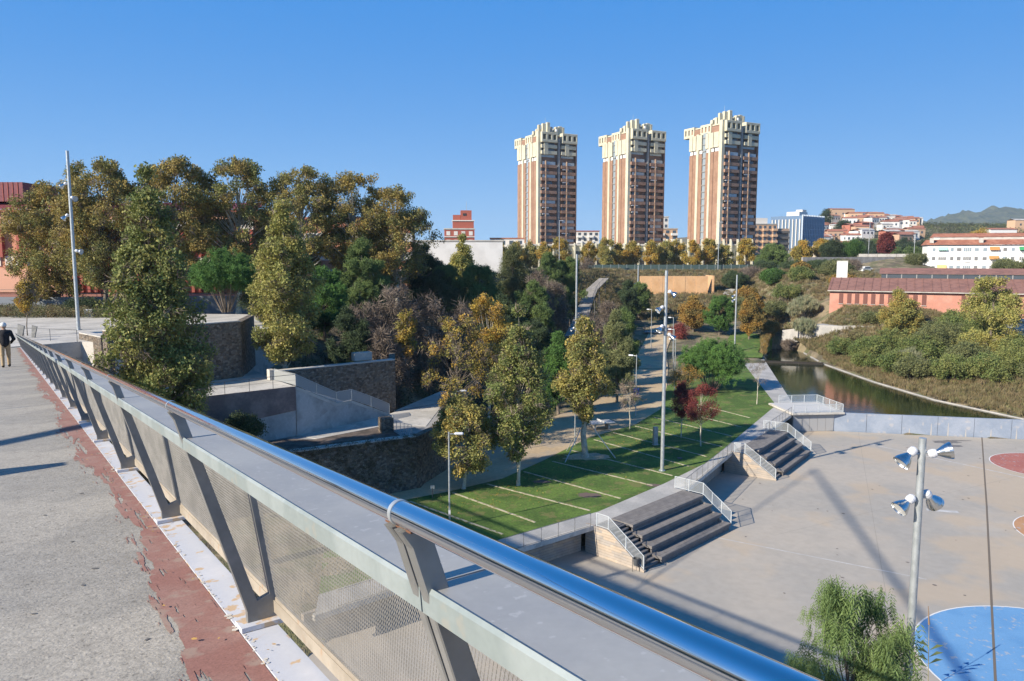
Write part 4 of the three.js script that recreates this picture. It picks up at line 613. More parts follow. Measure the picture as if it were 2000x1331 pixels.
// ------------------------------------------------------------------ pink building by the pond
{
  const t = thing('pink_building', 'long pink building with brown shutters and a brown tiled roof', 'building', [64.2, 0, -150], -Math.atan2(0.46, 0.888)); const L = 74;
  M.pink = mat({ map: mottled(512, 8, [0.5, 0.235, 0.17], [0.57, 0.285, 0.21], { p1: 5, p2: 64, grain: 0.16, stain: [0.45, 0.24, 0.19], sd: 521 }), roughness: 0.95 });
  mesh('wall', box(L, 8.1, 16, L / 2, 9.5, -8), M.pink, t); mesh('gable_wall', tri([[[0.02, 13.5, 0], [0.02, 13.5, -16], [0.02, 16.0, -8]]]), M.pink, t);
  mesh('eave', box(L + 0.8, 0.18, 0.7, L / 2, 13.55, 0.35), M.paleConcrete, t);
  const rf = mesh('roof', tri([quad([-0.4, 13.66, 0.75], [L, 13.66, 0.75], [L, 16.0, -8.2], [-0.4, 16.0, -8.2])]), M.tileDark, t);
  for (let k = 0; k < 48; k++) mesh('tile_rib', bar([k * 1.5, 13.7, 0.75], [k * 1.5, 16.04, -8.2], 0.14, 0.06, [1, 0, 0]), M.tileDark, rf);
  mesh('clerestory', box(L - 8, 1.0, 0.3, L / 2 + 5, 16.3, -8.4), M.glass, t); for (let k = 0; k < 24; k++) mesh('mullion', box(0.18, 1.0, 0.4, 10 + k * 2.7, 16.3, -8.36), M.greyPier, t);
  mesh('upper_roof', tri([quad([8.6, 16.85, -8.0], [L, 16.85, -8.0], [L, 18.0, -13], [8.6, 18.0, -13]), [[8.6, 16.85, -8.0], [8.6, 16.85, -13], [8.6, 18, -13]]]), M.tileDark, t);
  for (const s of [2.1, 3.6, 5, 6.5, 7.9, 9.4, 10.9, 13.7, 15.2, 16.7, 23.2, 26.5, 30, 33, 35, 37, 40, 43]) { mesh('shutter', bevelBox(0.72, 2.0, 0.1, 0.015, s, 12.0, 0.05), M.shutter ??= paint(0.17, 0.07, 0.055, 0.8), t); mesh('sill', box(0.9, 0.09, 0.2, s, 10.95, 0.08), M.paleConcrete, t); }
  mesh('ground_window', box(4.2, 1.5, 0.1, 14.2, 8.6, 0.03), M.glass, t); mesh('ground_window', box(0.8, 1.2, 0.1, 23.4, 8.9, 0.03), M.shutter, t); mesh('doorway', box(0.8, 1.6, 0.1, 25, 8.7, 0.03), M.blackish, t);
  const st = thing('white_slab', 'blank white upright slab above the roof of the pink building', 'chimney slab', [71.3, 0, -161], -0.35); mesh('shaft', bevelBox(2.1, 12, 1.2, 0.05, 0, 13.4, 0), M.white, st); mesh('cap', box(2.2, 0.12, 1.3, 0, 19.46, 0), M.paleConcrete, st);
  single('concrete_ledge', [wallAlong([[54.5, -149], [58, -145.2], [64.8, -140.5], [68, -138.7]], 0.6, 3.5, [5.6, 6.6, 7.3, 7.3]), prism([[57.6, -145.4], [64.6, -141], [70, -138], [71, -140], [64, -148]], 4, 7.1)], M.concrete, 'low pale concrete ledge before the corner of the pink building', 'ledge');
  const w = thing('white_outbuilding', 'low white flat-roofed building behind the yellow-green bank tree', 'building', [75.5, 8.2, -112], -0.3); mesh('wall', box(20, 2.2, 5, 10, 1.1, -2.5), M.white, w); mesh('roof', box(20.6, 0.2, 5.6, 10, 2.3, -2.5), M.paleConcrete, w); mesh('dark_opening', box(5, 1.1, 0.1, 9, 1.3, 0.03), M.glass, w); mesh('drainpipe', rod([12.6, 0, 0.1], [12.6, 2.2, 0.1], 0.06), M.wireDark, w);
}
// ------------------------------------------------------------------ white apartment block on the right
{
  const t = thing('white_apartment_block', 'long white four-storey apartment block with red tiled roof and coloured awnings', 'building', [139, 12, -250], -0.36); const L = 66; seed(90);
  mesh('wall', box(L, 12.4, 11, L / 2, 6.2, -5.5), paint(0.82, 0.81, 0.78, 0.85), t);
  mesh('roof', tri([quad([-0.5, 12.45, 0.7], [L, 12.45, 0.7], [L, 14.2, -3.4], [-0.2, 14.2, -3.4]), [[-0.5, 12.45, 0.7], [-0.2, 14.2, -3.4], [-0.5, 12.45, -11.5]]]), M.tile, t);
  mesh('attic_wall', box(L - 4, 1.1, 0.3, L / 2 + 2, 14.6, -3.6), M.paleConcrete, t); mesh('upper_roof', tri([quad([1, 15.1, -3.2], [L, 15.1, -3.2], [L, 16.4, -7], [2.5, 16.4, -7])]), M.tile, t);
  for (const x of [1.2, 15.5, 30.5, 45]) { mesh('chimney', bevelBox(1.1, 1.7, 1.1, 0.05, x, 13.9, -0.9), M.paleConcrete, t); mesh('chimney_cap', box(1.3, 0.14, 1.3, x, 14.85, -0.9), M.tile, t); }
  const cols = [1.9, 4.4, 7.2, 9.2, 11.6, 14.2, 16.6, 19.2, 22.2, 24.4, 27.4, 30, 33, 36, 39, 42, 45, 48];
  for (let r = 0; r < 4; r++) cols.forEach((x, i) => {
    const y = 10.9 - r * 2.95, wide = i % 3 === 1 ? 2.2 : rr(0.8, 1.3), hgt = rr(0.9, 1.25);
    mesh('window', box(wide, hgt, 0.1, x, y, 0.02), rnd() < 0.4 ? M.glassPale : paintW ??= paint(0.2, 0.2, 0.2, 0.5), t);
    if (i % 3 === 1) for (let k = 1; k < 4; k++) mesh('window_bar', box(0.1, hgt, 0.08, x - wide / 2 + wide * k / 4, y, 0.08), M.white, t);
    const aw = (r < 2 && i === 7) ? lin(0.5, 0.24, 0.08) : (r === 0 && (i === 10 || i === 11)) ? lin(0.05, 0.3, 0.12) : (r === 0 && i === 1) ? lin(0.35, 0.6, 0.5) : (r === 2 && i === 1) ? lin(0.7, 0.45, 0.2) : null;
    if (aw) mesh('awning', tri([quad([x - 1.4, y + 0.85, 0.06], [x + 1.4, y + 0.85, 0.06], [x + 1.4, y - 0.25, 0.8], [x - 1.4, y - 0.25, 0.8])]), mat({ color: aw, roughness: 0.9 }), t);
    if (rnd() < 0.3) mesh('clothes_line', box(1.4, 0.3, 0.05, x, y - 0.95, 0.35), [M.glassPale, M.white, M.pavilionDoor][Math.floor(rnd() * 3)], t);
  });
}
var paintW;
// ------------------------------------------------------------------ blocks further off
function block(name, label, [x, y, z], turn, w, h, d, wallMat, o = {}) {
  const t = thing(name, label, 'building', [x, y, z], turn);
  mesh('wall', box(w, h, d, w / 2, h / 2, -d / 2), wallMat, t);
  mesh('roof', box(w + 0.5, 0.5, d + 0.5, w / 2, h + 0.25, -d / 2), o.roof ?? M.paleConcrete, t);
  const F = o.floors ?? Math.round(h / 3), N = o.cols ?? Math.round(w / 3.4), fh = h / F;
  for (let f = 0; f < F; f++) for (let c = 0; c < N; c++) {
    if (o.skip && o.skip(f, c)) continue;
    const cx = (c + 0.5) * w / N, cy = f * fh + fh * 0.55;
    mesh('window', box(w / N * 0.5, fh * 0.48, 0.12, cx, cy, 0.03), o.pane ?? M.glass, t);
    if (o.balcony && c % 2 === o.balcony - 1) mesh('balcony', box(w / N * 0.95, fh * 0.38, 1.2, cx, cy - fh * 0.42, 0.6), o.balMat ?? wallMat, t);
  }
  return t;
}
M.peach = paint(0.58, 0.38, 0.24, 0.9); M.redBrick = paint(0.36, 0.1, 0.065, 0.9); M.blueGlass = mat({ color: lin(0.17, 0.25, 0.36), roughness: 0.3, metalness: 0.3 }); M.offWhite = paint(0.66, 0.63, 0.58, 0.9);
{
  const pe = block('peach_apartment_block', 'peach apartment block with balconies right of the rightmost tower', [128.5, 16, -400], 0.18, 14, 22, 14, M.peach, { floors: 7, cols: 5, balcony: 1 });
  mesh('roof_house', box(7, 3.2, 6, 6.5, 24, -6), M.offWhite, pe); mesh('setback_wing', box(8, 20, 12, 18, 10, -7.5), M.balc2 ??= paint(0.42, 0.3, 0.22, 0.9), pe);
  for (let f = 0; f < 6; f++) mesh('dark_balcony', box(7.6, 1.2, 1.4, 17.9, 2.6 + f * 3.1, -0.9), M.blackish2, pe);
  const wb = block('white_apartment_block', 'white block half hidden between the rightmost tower and the peach block', [121, 16, -430], 0.1, 16, 27, 12, M.offWhite, { floors: 8, cols: 5 });
  const gb = thing('glass_office_block', 'tall blue-grey ribbed office block with a sloping roof terrace', 'building', [170, 16, -440], 0.72);
  mesh('wall', box(26, 29, 20, 13, 14.5, -10), M.blueGlass, gb); for (let i = 0; i < 14; i++) mesh('rib', box(0.55, 29.5, 0.8, i * 2 + 0.1, 14.75, 0.3), M.ribBlue ??= paint(0.4, 0.47, 0.55, 0.6), gb); for (let f = 0; f < 9; f++) mesh('floor_band', box(26, 0.6, 0.3, 13, 2 + f * 3.2, 0.1), M.ribBlue, gb);
  for (let i = 0; i < 9; i++) mesh('rib', box(0.8, 27, 0.55, -0.3, 13.5, -1 - i * 2.2), M.offWhite, gb); mesh('roof_house', box(10, 2.6, 8, 9, 30.3, -8), M.offWhite, gb); mesh('roof_house', box(5, 4, 4, 12, 31, -7), M.offWhite, gb);
  const wh = thing('gabled_house', 'pale house with low tiled roof beyond the street left of the pines', 'house', [116, 19, -282], -0.1); mesh('wall', box(15, 6.0, 9, 7.5, 3, -4.5), paint(0.68, 0.6, 0.48, 0.9), wh); mesh('roof', tri([quad([-0.6, 6, 0.6], [15.6, 6, 0.6], [15.2, 7.6, -4.5], [0, 7.6, -4.5])]), M.tile, wh); mesh('gable', tri([[[3, 6.02, 0.8], [8, 6.02, 0.8], [5.5, 7.4, 0.8]]]), paint(0.68, 0.6, 0.48, 0.9), wh); for (let i = 0; i < 5; i++) mesh('window', box(1.0, 1.4, 0.1, 2 + i * 2.8, 3.6, 0.03), M.glass, wh);
  const rb = block('red_brick_block', 'stepped red brick block with roof antenna left of the towers', [-27, 18, -300], 0.1, 12, 13.5, 10, M.redBrick, { floors: 4, cols: 4, pane: M.offWhite });
  mesh('upper_storey', box(8.4, 3.2, 7, 7.6, 15.4, -5), M.redBrick, rb); mesh('white_band', box(9, 0.4, 7.6, 7.6, 17.1, -5), M.offWhite, rb); mesh('roof_house', box(4.4, 4.2, 4, 8.8, 19.2, -5), M.redBrick, rb); mesh('roof_house', box(3, 2.6, 3, 5, 18.2, -5), M.redBrick, rb); mesh('antenna', rod([9, 21, -5], [9, 25, -5], 0.1, 0.06), M.galv, rb); mesh('roof_opening', box(1.4, 1, 0.1, 8.2, 19.6, -2.96), M.blackish, rb); mesh('white_band', box(12.3, 0.35, 0.5, 6, 10.6, 0.1), M.offWhite, rb);
  block('low_tiled_house', 'low house with orange tiled roof left of the leftmost tower', [-9, 18, -310], 0, 14, 10, 8, M.offWhite, { roof: M.tile, floors: 3, cols: 4 });
  block('white_terrace_block', 'white block with red bands seen between first and second tower', [30, 16, -420], 0.05, 19, 19, 10, M.offWhite, { floors: 6, cols: 6, balcony: 1, balMat: M.white, roof: M.redBrick });
  block('stepped_peach_block', 'stepped peach and white block seen between second and third tower', [76, 16, -410], 0.1, 15, 20, 10, M.peach, { floors: 6, cols: 4, balcony: 2, balMat: M.white });
  block('stepped_white_block', 'small white gabled block behind the stepped peach block', [83, 16, -440], 0.1, 9, 28, 8, M.offWhite, { floors: 8, cols: 3 });
  const ww = thing('white_hall', 'large blank white hall behind the pines left of the towers', 'building', [-26, 13, -160], 0.02); mesh('wall', box(24, 10.6, 14, 12, 5.3, -7), mat({ map: mottled(512, 11, [0.62, 0.61, 0.59], [0.7, 0.69, 0.67], { p1: 4, p2: 64, grain: 0.08, sd: 531 }), roughness: 0.9 }), ww); mesh('parapet', box(24.3, 0.3, 14.3, 12, 10.75, -7), M.paleConcrete, ww);
}
// ------------------------------------------------------------------ school on the left
{
  const t = thing('school_building', 'terracotta school with red vertical fins and a maroon roof behind plane trees', 'building', [-122, 14.7, -113], 0); const L = 84;
  M.terra = mat({ map: mottled(512, 9, [0.46, 0.2, 0.12], [0.53, 0.25, 0.155], { p1: 5, p2: 64, grain: 0.14, sd: 541 }), roughness: 0.9 }); M.salmon = paint(0.62, 0.35, 0.24, 0.9); M.redFin = paint(0.33, 0.075, 0.05, 0.7); M.maroon = mat({ map: mottled(256, 2, [0.16, 0.03, 0.04], [0.2, 0.045, 0.055], { p1: 8, p2: 32, grain: 0.2, sd: 543 }), roughness: 0.6 });
  mesh('wall', box(L, 12.6, 16, L / 2, 6.3, -8), M.terra, t);
  mesh('roof', tri([quad([0, 12.62, 0.8], [L, 12.62, 0.8], [L, 13.9, -4], [0, 13.9, -4])]), M.maroon, t); mesh('eave', box(L, 0.35, 0.8, L / 2, 12.4, 0.4), M.redFin, t);
  mesh('roof_volume', box(46, 2.9, 9, 24.4, 15.4, -6.5), M.maroon, t); for (let i = 0; i < 60; i++) mesh('roof_rib', box(0.1, 2.9, 0.1, 1.8 + i * 0.76, 15.4, -1.98), M.redFin, t);
  mesh('salmon_band', box(L, 3.6, 0.12, L / 2, 2.0, 0.05), M.salmon, t); mesh('salmon_band', box(L, 0.8, 0.12, L / 2, 11.6, 0.05), M.salmon, t);
  for (let i = 0; i < 26; i++) for (const y of [10.2, 4.9]) mesh('window', box(2.5, y > 8 ? 1.7 : 1.5, 0.16, 1.8 + i * 3.2, y, 0.05), i % 3 ? M.offWhite : M.glass, t);
  for (let i = 0; i < 64; i++) if (i % 13 !== 9) mesh('fin', box(0.42, 4.1, 0.7, 1 + i * 1.3, 7.55, 0.35), M.redFin, t);
  for (let i = 0; i < 26; i++) mesh('fin', box(0.42, 4.2, 0.6, 56 + i * 1.05, 2.3, 0.45), M.redFin, t);
  const wing = thing('school_wing', 'orange and white school wing glimpsed through the plane trees', 'building', [-38, 14.4, -134], 0.08); mesh('wall', box(20, 12.5, 10, 10, 6.2, -5), M.terra, wing); for (const y of [9.4, 6, 2.8]) mesh('white_band', box(20, 1.5, 0.14, 10, y, 0.06), M.offWhite, wing); for (const y of [9.4, 6, 2.8]) for (let i = 0; i < 6; i++) mesh('window', box(1.6, 1.1, 0.16, 2 + i * 3.1, y, 0.14), M.glass, wing); mesh('roof', box(21, 0.4, 11, 10, 12.7, -5), M.tile, wing);
  const yf = thing('yard_fence', 'tall thin wire fence on top of the school yard wall', 'fence'); railRun(yf, lerpPts([-100, 14.95, -96.6], [-54, 14.95, -96.6], 18), 1.0, { post: M.wireDark, r: 0.03, wires: 2, bottom: false });
  const fp = thing('yard_pole', 'thin grey pole at the left edge of the school yard', 'pole', [-62.5, 14.7, -99]); mesh('pole', rod([0, 0, 0], [0, 10.2, 0], 0.07, 0.05), M.galv, fp); mesh('lamp_head', box(0.5, 0.16, 0.3, 0.2, 10.2, 0), M.housing, fp);
}
// ------------------------------------------------------------------ houses on the far hillside and the hills beyond
{
  seed(2024); const wallMats = [M.offWhite, M.white, M.peach, paint(0.45, 0.3, 0.2, 0.9), M.offWhite, paint(0.4, 0.15, 0.1, 0.9)];
  const house = (x, z, w, h, d, m, rm, label, group, cat = 'house') => { const y = ground(x, z) - 1; const t = thing('hillside_house', label, cat, [x, y, z], rr(-0.5, 0.5), group); mesh('wall', box(w, h + 1, d, 0, (h + 1) / 2, 0), m, t); mesh('roof', tri([quad([-w / 2 - 0.4, h + 1, d / 2 + 0.4], [w / 2 + 0.4, h + 1, d / 2 + 0.4], [w / 2 + 0.4, h + 2.3, 0], [-w / 2 - 0.4, h + 2.3, 0]), quad([w / 2 + 0.4, h + 1, -d / 2 - 0.4], [-w / 2 - 0.4, h + 1, -d / 2 - 0.4], [-w / 2 - 0.4, h + 2.3, 0], [w / 2 + 0.4, h + 2.3, 0])]), rm, t); for (let i = 0; i < 3; i++) mesh('window', box(1.3, 1.6, 0.15, (i - 1) * w * 0.3, h * 0.62 + 1, d / 2 + 0.03), M.glass, t); return t; };
  for (let i = 0; i < 70; i++) { const a = rnd(), x = 276 + a * 95 + rr(-8, 8), z = -500 - rnd() * 235; const k = Math.floor(rnd() * 6); house(x * (-z / 690), z, rr(7, 13), rr(4, 7), 8, wallMats[k], rnd() < 0.6 ? M.tile : M.paleConcrete, 'small house crowded with others on the far hillside', 'small houses on the far hillside'); }
  house(325, -745, 24, 11, 12, M.peach, M.tile, 'large reddish house crowning the far hillside', undefined); house(291, -742, 20, 8, 10, paint(0.5, 0.16, 0.12, 0.9), M.tile, 'red-walled house just left of the hilltop house', undefined); house(268, -700, 24, 7, 10, M.offWhite, M.paleConcrete, 'cream house with pale roof at the left foot of the hillside', undefined);
  const rh = [[296, -500, 26, 5, M.offWhite, M.paleConcrete, 'flat pale villa among pines left of the mountains'], [318, -470, 44, 6, paint(0.4, 0.34, 0.27, 0.9), M.paleConcrete, 'long low tan building above the white apartment block'], [338, -520, 18, 8, M.white, M.tile, 'white villa with hipped roof above the tan building'], [372, -520, 16, 7, M.peach, M.tile, 'peach villa under the trees at the far right'], [300, -455, 10, 6, M.white, M.paleConcrete, 'small white cube house behind the apartment roof'], [352, -462, 20, 8, M.greyPier, M.white, 'grey house with white flat roof at the right edge'], [410, -600, 22, 9, M.peach, M.paleConcrete, 'tan house high at the right edge of the hill']];
  for (const [x, z, w, h, m, rm, lab] of rh) house(x, z, w, h, 10, m, rm, lab, undefined);
  // wooded hills on the horizon
  const ridge = [[1100, 120], [1280, 150], [1430, 158], [1530, 172], [1640, 164], [1720, 182], [1790, 205], [1850, 209], [1905, 217], [1950, 226], [2000, 214], [2080, 196], [2250, 230], [2500, 260], [2800, 240]]; const hn = fbm(32, 5, 551), pos = [], cols = 160, rows = 26;
  const rh2 = (x) => { for (let i = 0; i + 1 < ridge.length; i++) if (x <= ridge[i + 1][0]) { const t = clamp((x - ridge[i][0]) / (ridge[i + 1][0] - ridge[i][0]), 0, 1); return ridge[i][1] + (ridge[i + 1][1] - ridge[i][1]) * (t * t * (3 - 2 * t)); } return 240; };
  const at = (i, j) => { const x = 1000 + 1800 * i / cols, t = j / rows, z = -3000 + (1 - Math.abs(t * 2 - 1)) * 0 + (0.5 - t) * 1500; const k = 1 - Math.abs(t - 0.5) * 2; return [x, 20 + (rh2(x) - 20) * Math.pow(k, 0.8) + (hn(x / 900, t) - 0.5) * 44 * k + (hn(x / 180, t * 3) - 0.5) * 14 * k, z]; };
  for (let i = 0; i < cols; i++) for (let j = 0; j < rows; j++) pos.push(quad(at(i, j), at(i, j + 1), at(i + 1, j + 1), at(i + 1, j)));
  struct('wooded_hills', tri(pos), mat({ map: mottled(512, 260, [0.035, 0.05, 0.022], [0.075, 0.085, 0.04], { p1: 12, p2: 128, grain: 0.9, sd: 553 }), roughness: 1 }));
}
// ------------------------------------------------------------------ parked cars below the street wall
{
  const carShape = new THREE.Shape([[-2.1, 0.25], [2.05, 0.25], [2.12, 0.62], [1.95, 0.85], [1.1, 0.95], [0.55, 1.42], [-1.3, 1.45], [-1.95, 0.98], [-2.12, 0.85]].map(([x, y]) => new THREE.Vector2(x, y)));
  const bodyGeo = (() => { const g = new THREE.ExtrudeGeometry(carShape, { depth: 1.5, bevelEnabled: true, bevelSize: 0.1, bevelThickness: 0.1, bevelSegments: 2 }); g.translate(0, 0, -0.75); return metricUV(g); })();
  const car = (label, x, z, turn, m) => { const t = thing('parked_car', label, 'car', [x, ground(x, z) + 0.05, z], turn, 'cars parked below the street wall'); mesh('body', bodyGeo, m, t); mesh('side_window', box(2.1, 0.42, 1.74, -0.35, 1.16, 0), M.glass, t); for (const wx of [-1.3, 1.3]) for (const wz of [-0.8, 0.8]) { const wh = mesh('wheel', (() => { const g = new THREE.CylinderGeometry(0.32, 0.32, 0.22, 16); g.rotateX(Math.PI / 2); g.translate(wx, 0.32, wz); return g; })(), M.blackish, t); } };
  car('white car parked leftmost of the three under the dark wall', 96.5, -226, 0.3, M.white); car('white car parked in the middle of the three under the wall', 101.2, -225.5, 0.35, M.white); car('white car parked rightmost and nearest of the three', 105, -221, 0.4, M.white); car('dark car in the shade left of the white cars', 91, -228, 0.2, M.blackish);
}
// street lamps beyond the park
for (const [x, z, h, lab] of [[13.6, -215, 15, 'tall thin street lamp in front of the leftmost tower'], [63, -228, 15, 'tall thin street lamp in front of the rightmost tower'], [125, -262, 14, 'street lamp standing left of the red tree beyond the road'], [141, -262, 11, 'street lamp right of the red tree beyond the road']]) { const y = ground(x, z); const t = thing('street_lamp', lab, 'street lamp', [x, y, z], 0, 'street lamps beyond the park'); mesh('pole', rod([0, 0, 0], [0, h, 0], 0.13, 0.08, 10), M.galv, t); mesh('lamp_head', bevelBox(1.2, 0.16, 0.4, 0.04, 0.5, h, 0), M.housing, t); }
// ------------------------------------------------------------------ foliage pieces
function clumpGeo(kind, sd) {
  seed(sd); const p = []; const dirs = () => { const u = rr(-1, 1), a = rr(0, 6.283), s = Math.sqrt(1 - u * u); return V(s * Math.cos(a), u, s * Math.sin(a)); };
  const leaf = (c, dir, nrm, l, w) => { const s = new THREE.Vector3().crossVectors(dir, nrm).normalize().multiplyScalar(w / 2), e = c.clone().addScaledVector(dir, l), m = c.clone().addScaledVector(dir, l * 0.45), fold = nrm.clone().multiplyScalar(l * 0.08); const A = m.clone().add(s).add(fold), B = m.clone().sub(s).add(fold); p.push(c.x, c.y, c.z, A.x, A.y, A.z, e.x, e.y, e.z, c.x, c.y, c.z, e.x, e.y, e.z, B.x, B.y, B.z); };
  if (kind === 'leaf') for (let i = 0; i < 20; i++) { const c = dirs().multiplyScalar(Math.cbrt(rnd()) * 0.95); leaf(c, dirs().add(V(0, -0.35, 0)).normalize(), dirs().add(V(0, 0.5, 0)).normalize(), rr(0.36, 0.56), rr(0.28, 0.42)); }
  if (kind === 'fine') for (let i = 0; i < 34; i++) { const c = dirs().multiplyScalar(Math.cbrt(rnd())); leaf(c, dirs(), dirs(), rr(0.24, 0.4), rr(0.16, 0.24)); }
  if (kind === 'needle') for (let i = 0; i < 46; i++) { const d = dirs(); d.y = d.y * 0.7 + 0.25; const c = dirs().multiplyScalar(rr(0, 0.55)); leaf(c, d.normalize(), dirs(), rr(0.35, 0.62), 0.085); }
  if (kind === 'twig') for (let i = 0; i < 12; i++) { const d = dirs(); d.y = Math.abs(d.y) + 0.5; const c = dirs().multiplyScalar(rr(0, 0.8)); leaf(c, d.normalize(), dirs(), rr(0.8, 1.5), 0.055); }
  if (kind === 'droop') for (let i = 0; i < 16; i++) { const a = rr(0, 6.28), r = rr(0, 0.7); let c = V(Math.cos(a) * r, rr(-0.2, 0.8), Math.sin(a) * r); const sway = V(rr(-0.25, 0.25), -1, rr(-0.25, 0.25)).normalize(); for (let k = 0; k < 5; k++) { const q = c.clone().addScaledVector(sway, k * 0.25); for (const s of [-1, 1]) leaf(q, V(s * Math.cos(a) * 0.7, -0.8, s * Math.sin(a) * 0.7).normalize(), dirs(), 0.34, 0.065); } }
  if (kind === 'blade') for (let i = 0; i < 18; i++) { const a = rr(0, 6.28), c = V(rr(-0.5, 0.5), 0, rr(-0.5, 0.5)); leaf(c, V(Math.cos(a) * 0.4, 1, Math.sin(a) * 0.4).normalize(), V(Math.sin(a), 0.2, Math.cos(a)).normalize(), rr(0.6, 1.3), 0.09); }
  const g = new THREE.BufferGeometry(); g.setAttribute('position', new THREE.BufferAttribute(new Float32Array(p), 3)); g.computeVertexNormals(); return g;
}
const CL = {}; for (const k of ['leaf', 'fine', 'needle', 'twig', 'droop', 'blade']) CL[k] = [clumpGeo(k, 11), clumpGeo(k, 23)];
const leafMat = new THREE.MeshPhysicalMaterial({ color: 0xffffff, roughness: 0.75, side: THREE.DoubleSide, transmission: 0.36, thickness: 0, specularIntensity: 0.5 });
const needleMat = mat({ color: 0xffffff, roughness: 0.85 });
const PAL = {
  plane: [[0.33, 0.25, 0.07], [0.44, 0.31, 0.075], [0.29, 0.26, 0.08], [0.22, 0.24, 0.075], [0.38, 0.29, 0.09], [0.24, 0.25, 0.08]],
  planeGreen: [[0.208, 0.224, 0.064], [0.304, 0.272, 0.080], [0.352, 0.240, 0.064], [0.160, 0.192, 0.064]],
  poplar: [[0.23, 0.26, 0.075], [0.31, 0.32, 0.1], [0.165, 0.21, 0.06], [0.39, 0.36, 0.11], [0.2, 0.24, 0.07]],
  poplarYellow: [[0.33, 0.33, 0.095], [0.41, 0.38, 0.11], [0.25, 0.28, 0.085], [0.46, 0.4, 0.12]],
  yellow: [[0.486, 0.351, 0.061], [0.378, 0.304, 0.068], [0.270, 0.257, 0.068], [0.540, 0.324, 0.054]],
  gold: [[0.464, 0.275, 0.058], [0.362, 0.217, 0.051], [0.290, 0.217, 0.065], [0.203, 0.174, 0.058]],
  staked: [[0.36, 0.33, 0.1], [0.43, 0.36, 0.1], [0.28, 0.29, 0.09], [0.47, 0.34, 0.085], [0.25, 0.27, 0.085]],
  pineDark: [[0.054, 0.084, 0.032], [0.074, 0.108, 0.041], [0.043, 0.070, 0.030]],
  pine: [[0.12, 0.18, 0.05], [0.165, 0.22, 0.06], [0.09, 0.145, 0.042]],
  pineBright: [[0.084, 0.182, 0.035], [0.112, 0.224, 0.042], [0.063, 0.140, 0.031]],
  olive: [[0.165, 0.188, 0.075], [0.225, 0.232, 0.090], [0.128, 0.150, 0.060]],
  shrub: [[0.15, 0.21, 0.06], [0.22, 0.26, 0.075], [0.115, 0.175, 0.05], [0.27, 0.27, 0.085], [0.19, 0.22, 0.07]],
  twig: [[0.19, 0.15, 0.115], [0.23, 0.185, 0.145], [0.145, 0.11, 0.085]],
  red: [[0.203, 0.041, 0.041], [0.135, 0.030, 0.032], [0.284, 0.068, 0.047]],
  dry: [[0.310, 0.241, 0.127], [0.241, 0.184, 0.103], [0.380, 0.310, 0.172], [0.207, 0.172, 0.081], [0.196, 0.207, 0.081]],
  reed: [[0.360, 0.372, 0.240], [0.288, 0.324, 0.192], [0.432, 0.396, 0.240]],
  pepper: [[0.176, 0.257, 0.081], [0.230, 0.317, 0.108], [0.135, 0.209, 0.068]],
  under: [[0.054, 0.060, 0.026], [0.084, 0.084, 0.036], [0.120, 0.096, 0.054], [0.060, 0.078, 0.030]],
};
const m4 = new THREE.Matrix4(), qt = new THREE.Quaternion(), col = new THREE.Color();
function scatter(name, kind, list, parent, pal, variant = 0, material) {
  const im = new THREE.InstancedMesh(CL[kind][variant], material ?? (kind === 'needle' || kind === 'twig' ? needleMat : leafMat), list.length); im.name = parent ? name : numbered(name); im.castShadow = im.receiveShadow = true; im.userData.kind = 'stuff';
  list.forEach(([x, y, z, s, tone, sy], i) => { qt.setFromEuler(new THREE.Euler(kind === 'droop' || kind === 'blade' ? rr(-0.2, 0.2) : rr(0, 6.28), rr(0, 6.28), kind === 'droop' || kind === 'blade' ? rr(-0.2, 0.2) : rr(0, 6.28))); m4.compose(V(x, y, z), qt, V(s, s * (sy ?? 1), s)); im.setMatrixAt(i, m4); const a = pal[Math.floor(tone * pal.length) % pal.length], b = pal[Math.floor(rnd() * pal.length)], k = rr(0.82, 1.2); im.setColorAt(i, col.setRGB(...mixc(a, b, 0.35).map((v) => v * k))); });
  im.instanceMatrix.needsUpdate = true; (parent ?? scene).add(im); return im;
}
const PROF = {
  column: (t) => Math.pow(Math.sin(Math.PI * Math.pow(clamp(t * 0.94 + 0.05, 0, 1), 0.62)), 0.75), ball: (t) => Math.sqrt(Math.max(0, 1 - (2 * t - 1) ** 2)), broad: (t) => Math.pow(Math.sin(Math.PI * (0.08 + 0.86 * t)), 0.6),
  umbrella: (t) => (t < 0.25 ? 0.4 + 2.4 * t : Math.sqrt(Math.max(0, 1 - ((t - 0.25) / 0.75) ** 2))), cone: (t) => Math.pow(1 - t, 0.8) * 0.95 + 0.05, spindle: (t) => Math.sin(Math.PI * Math.pow(clamp(t, 0.02, 0.98), 0.75)),
};
let treeSeed = 4000;
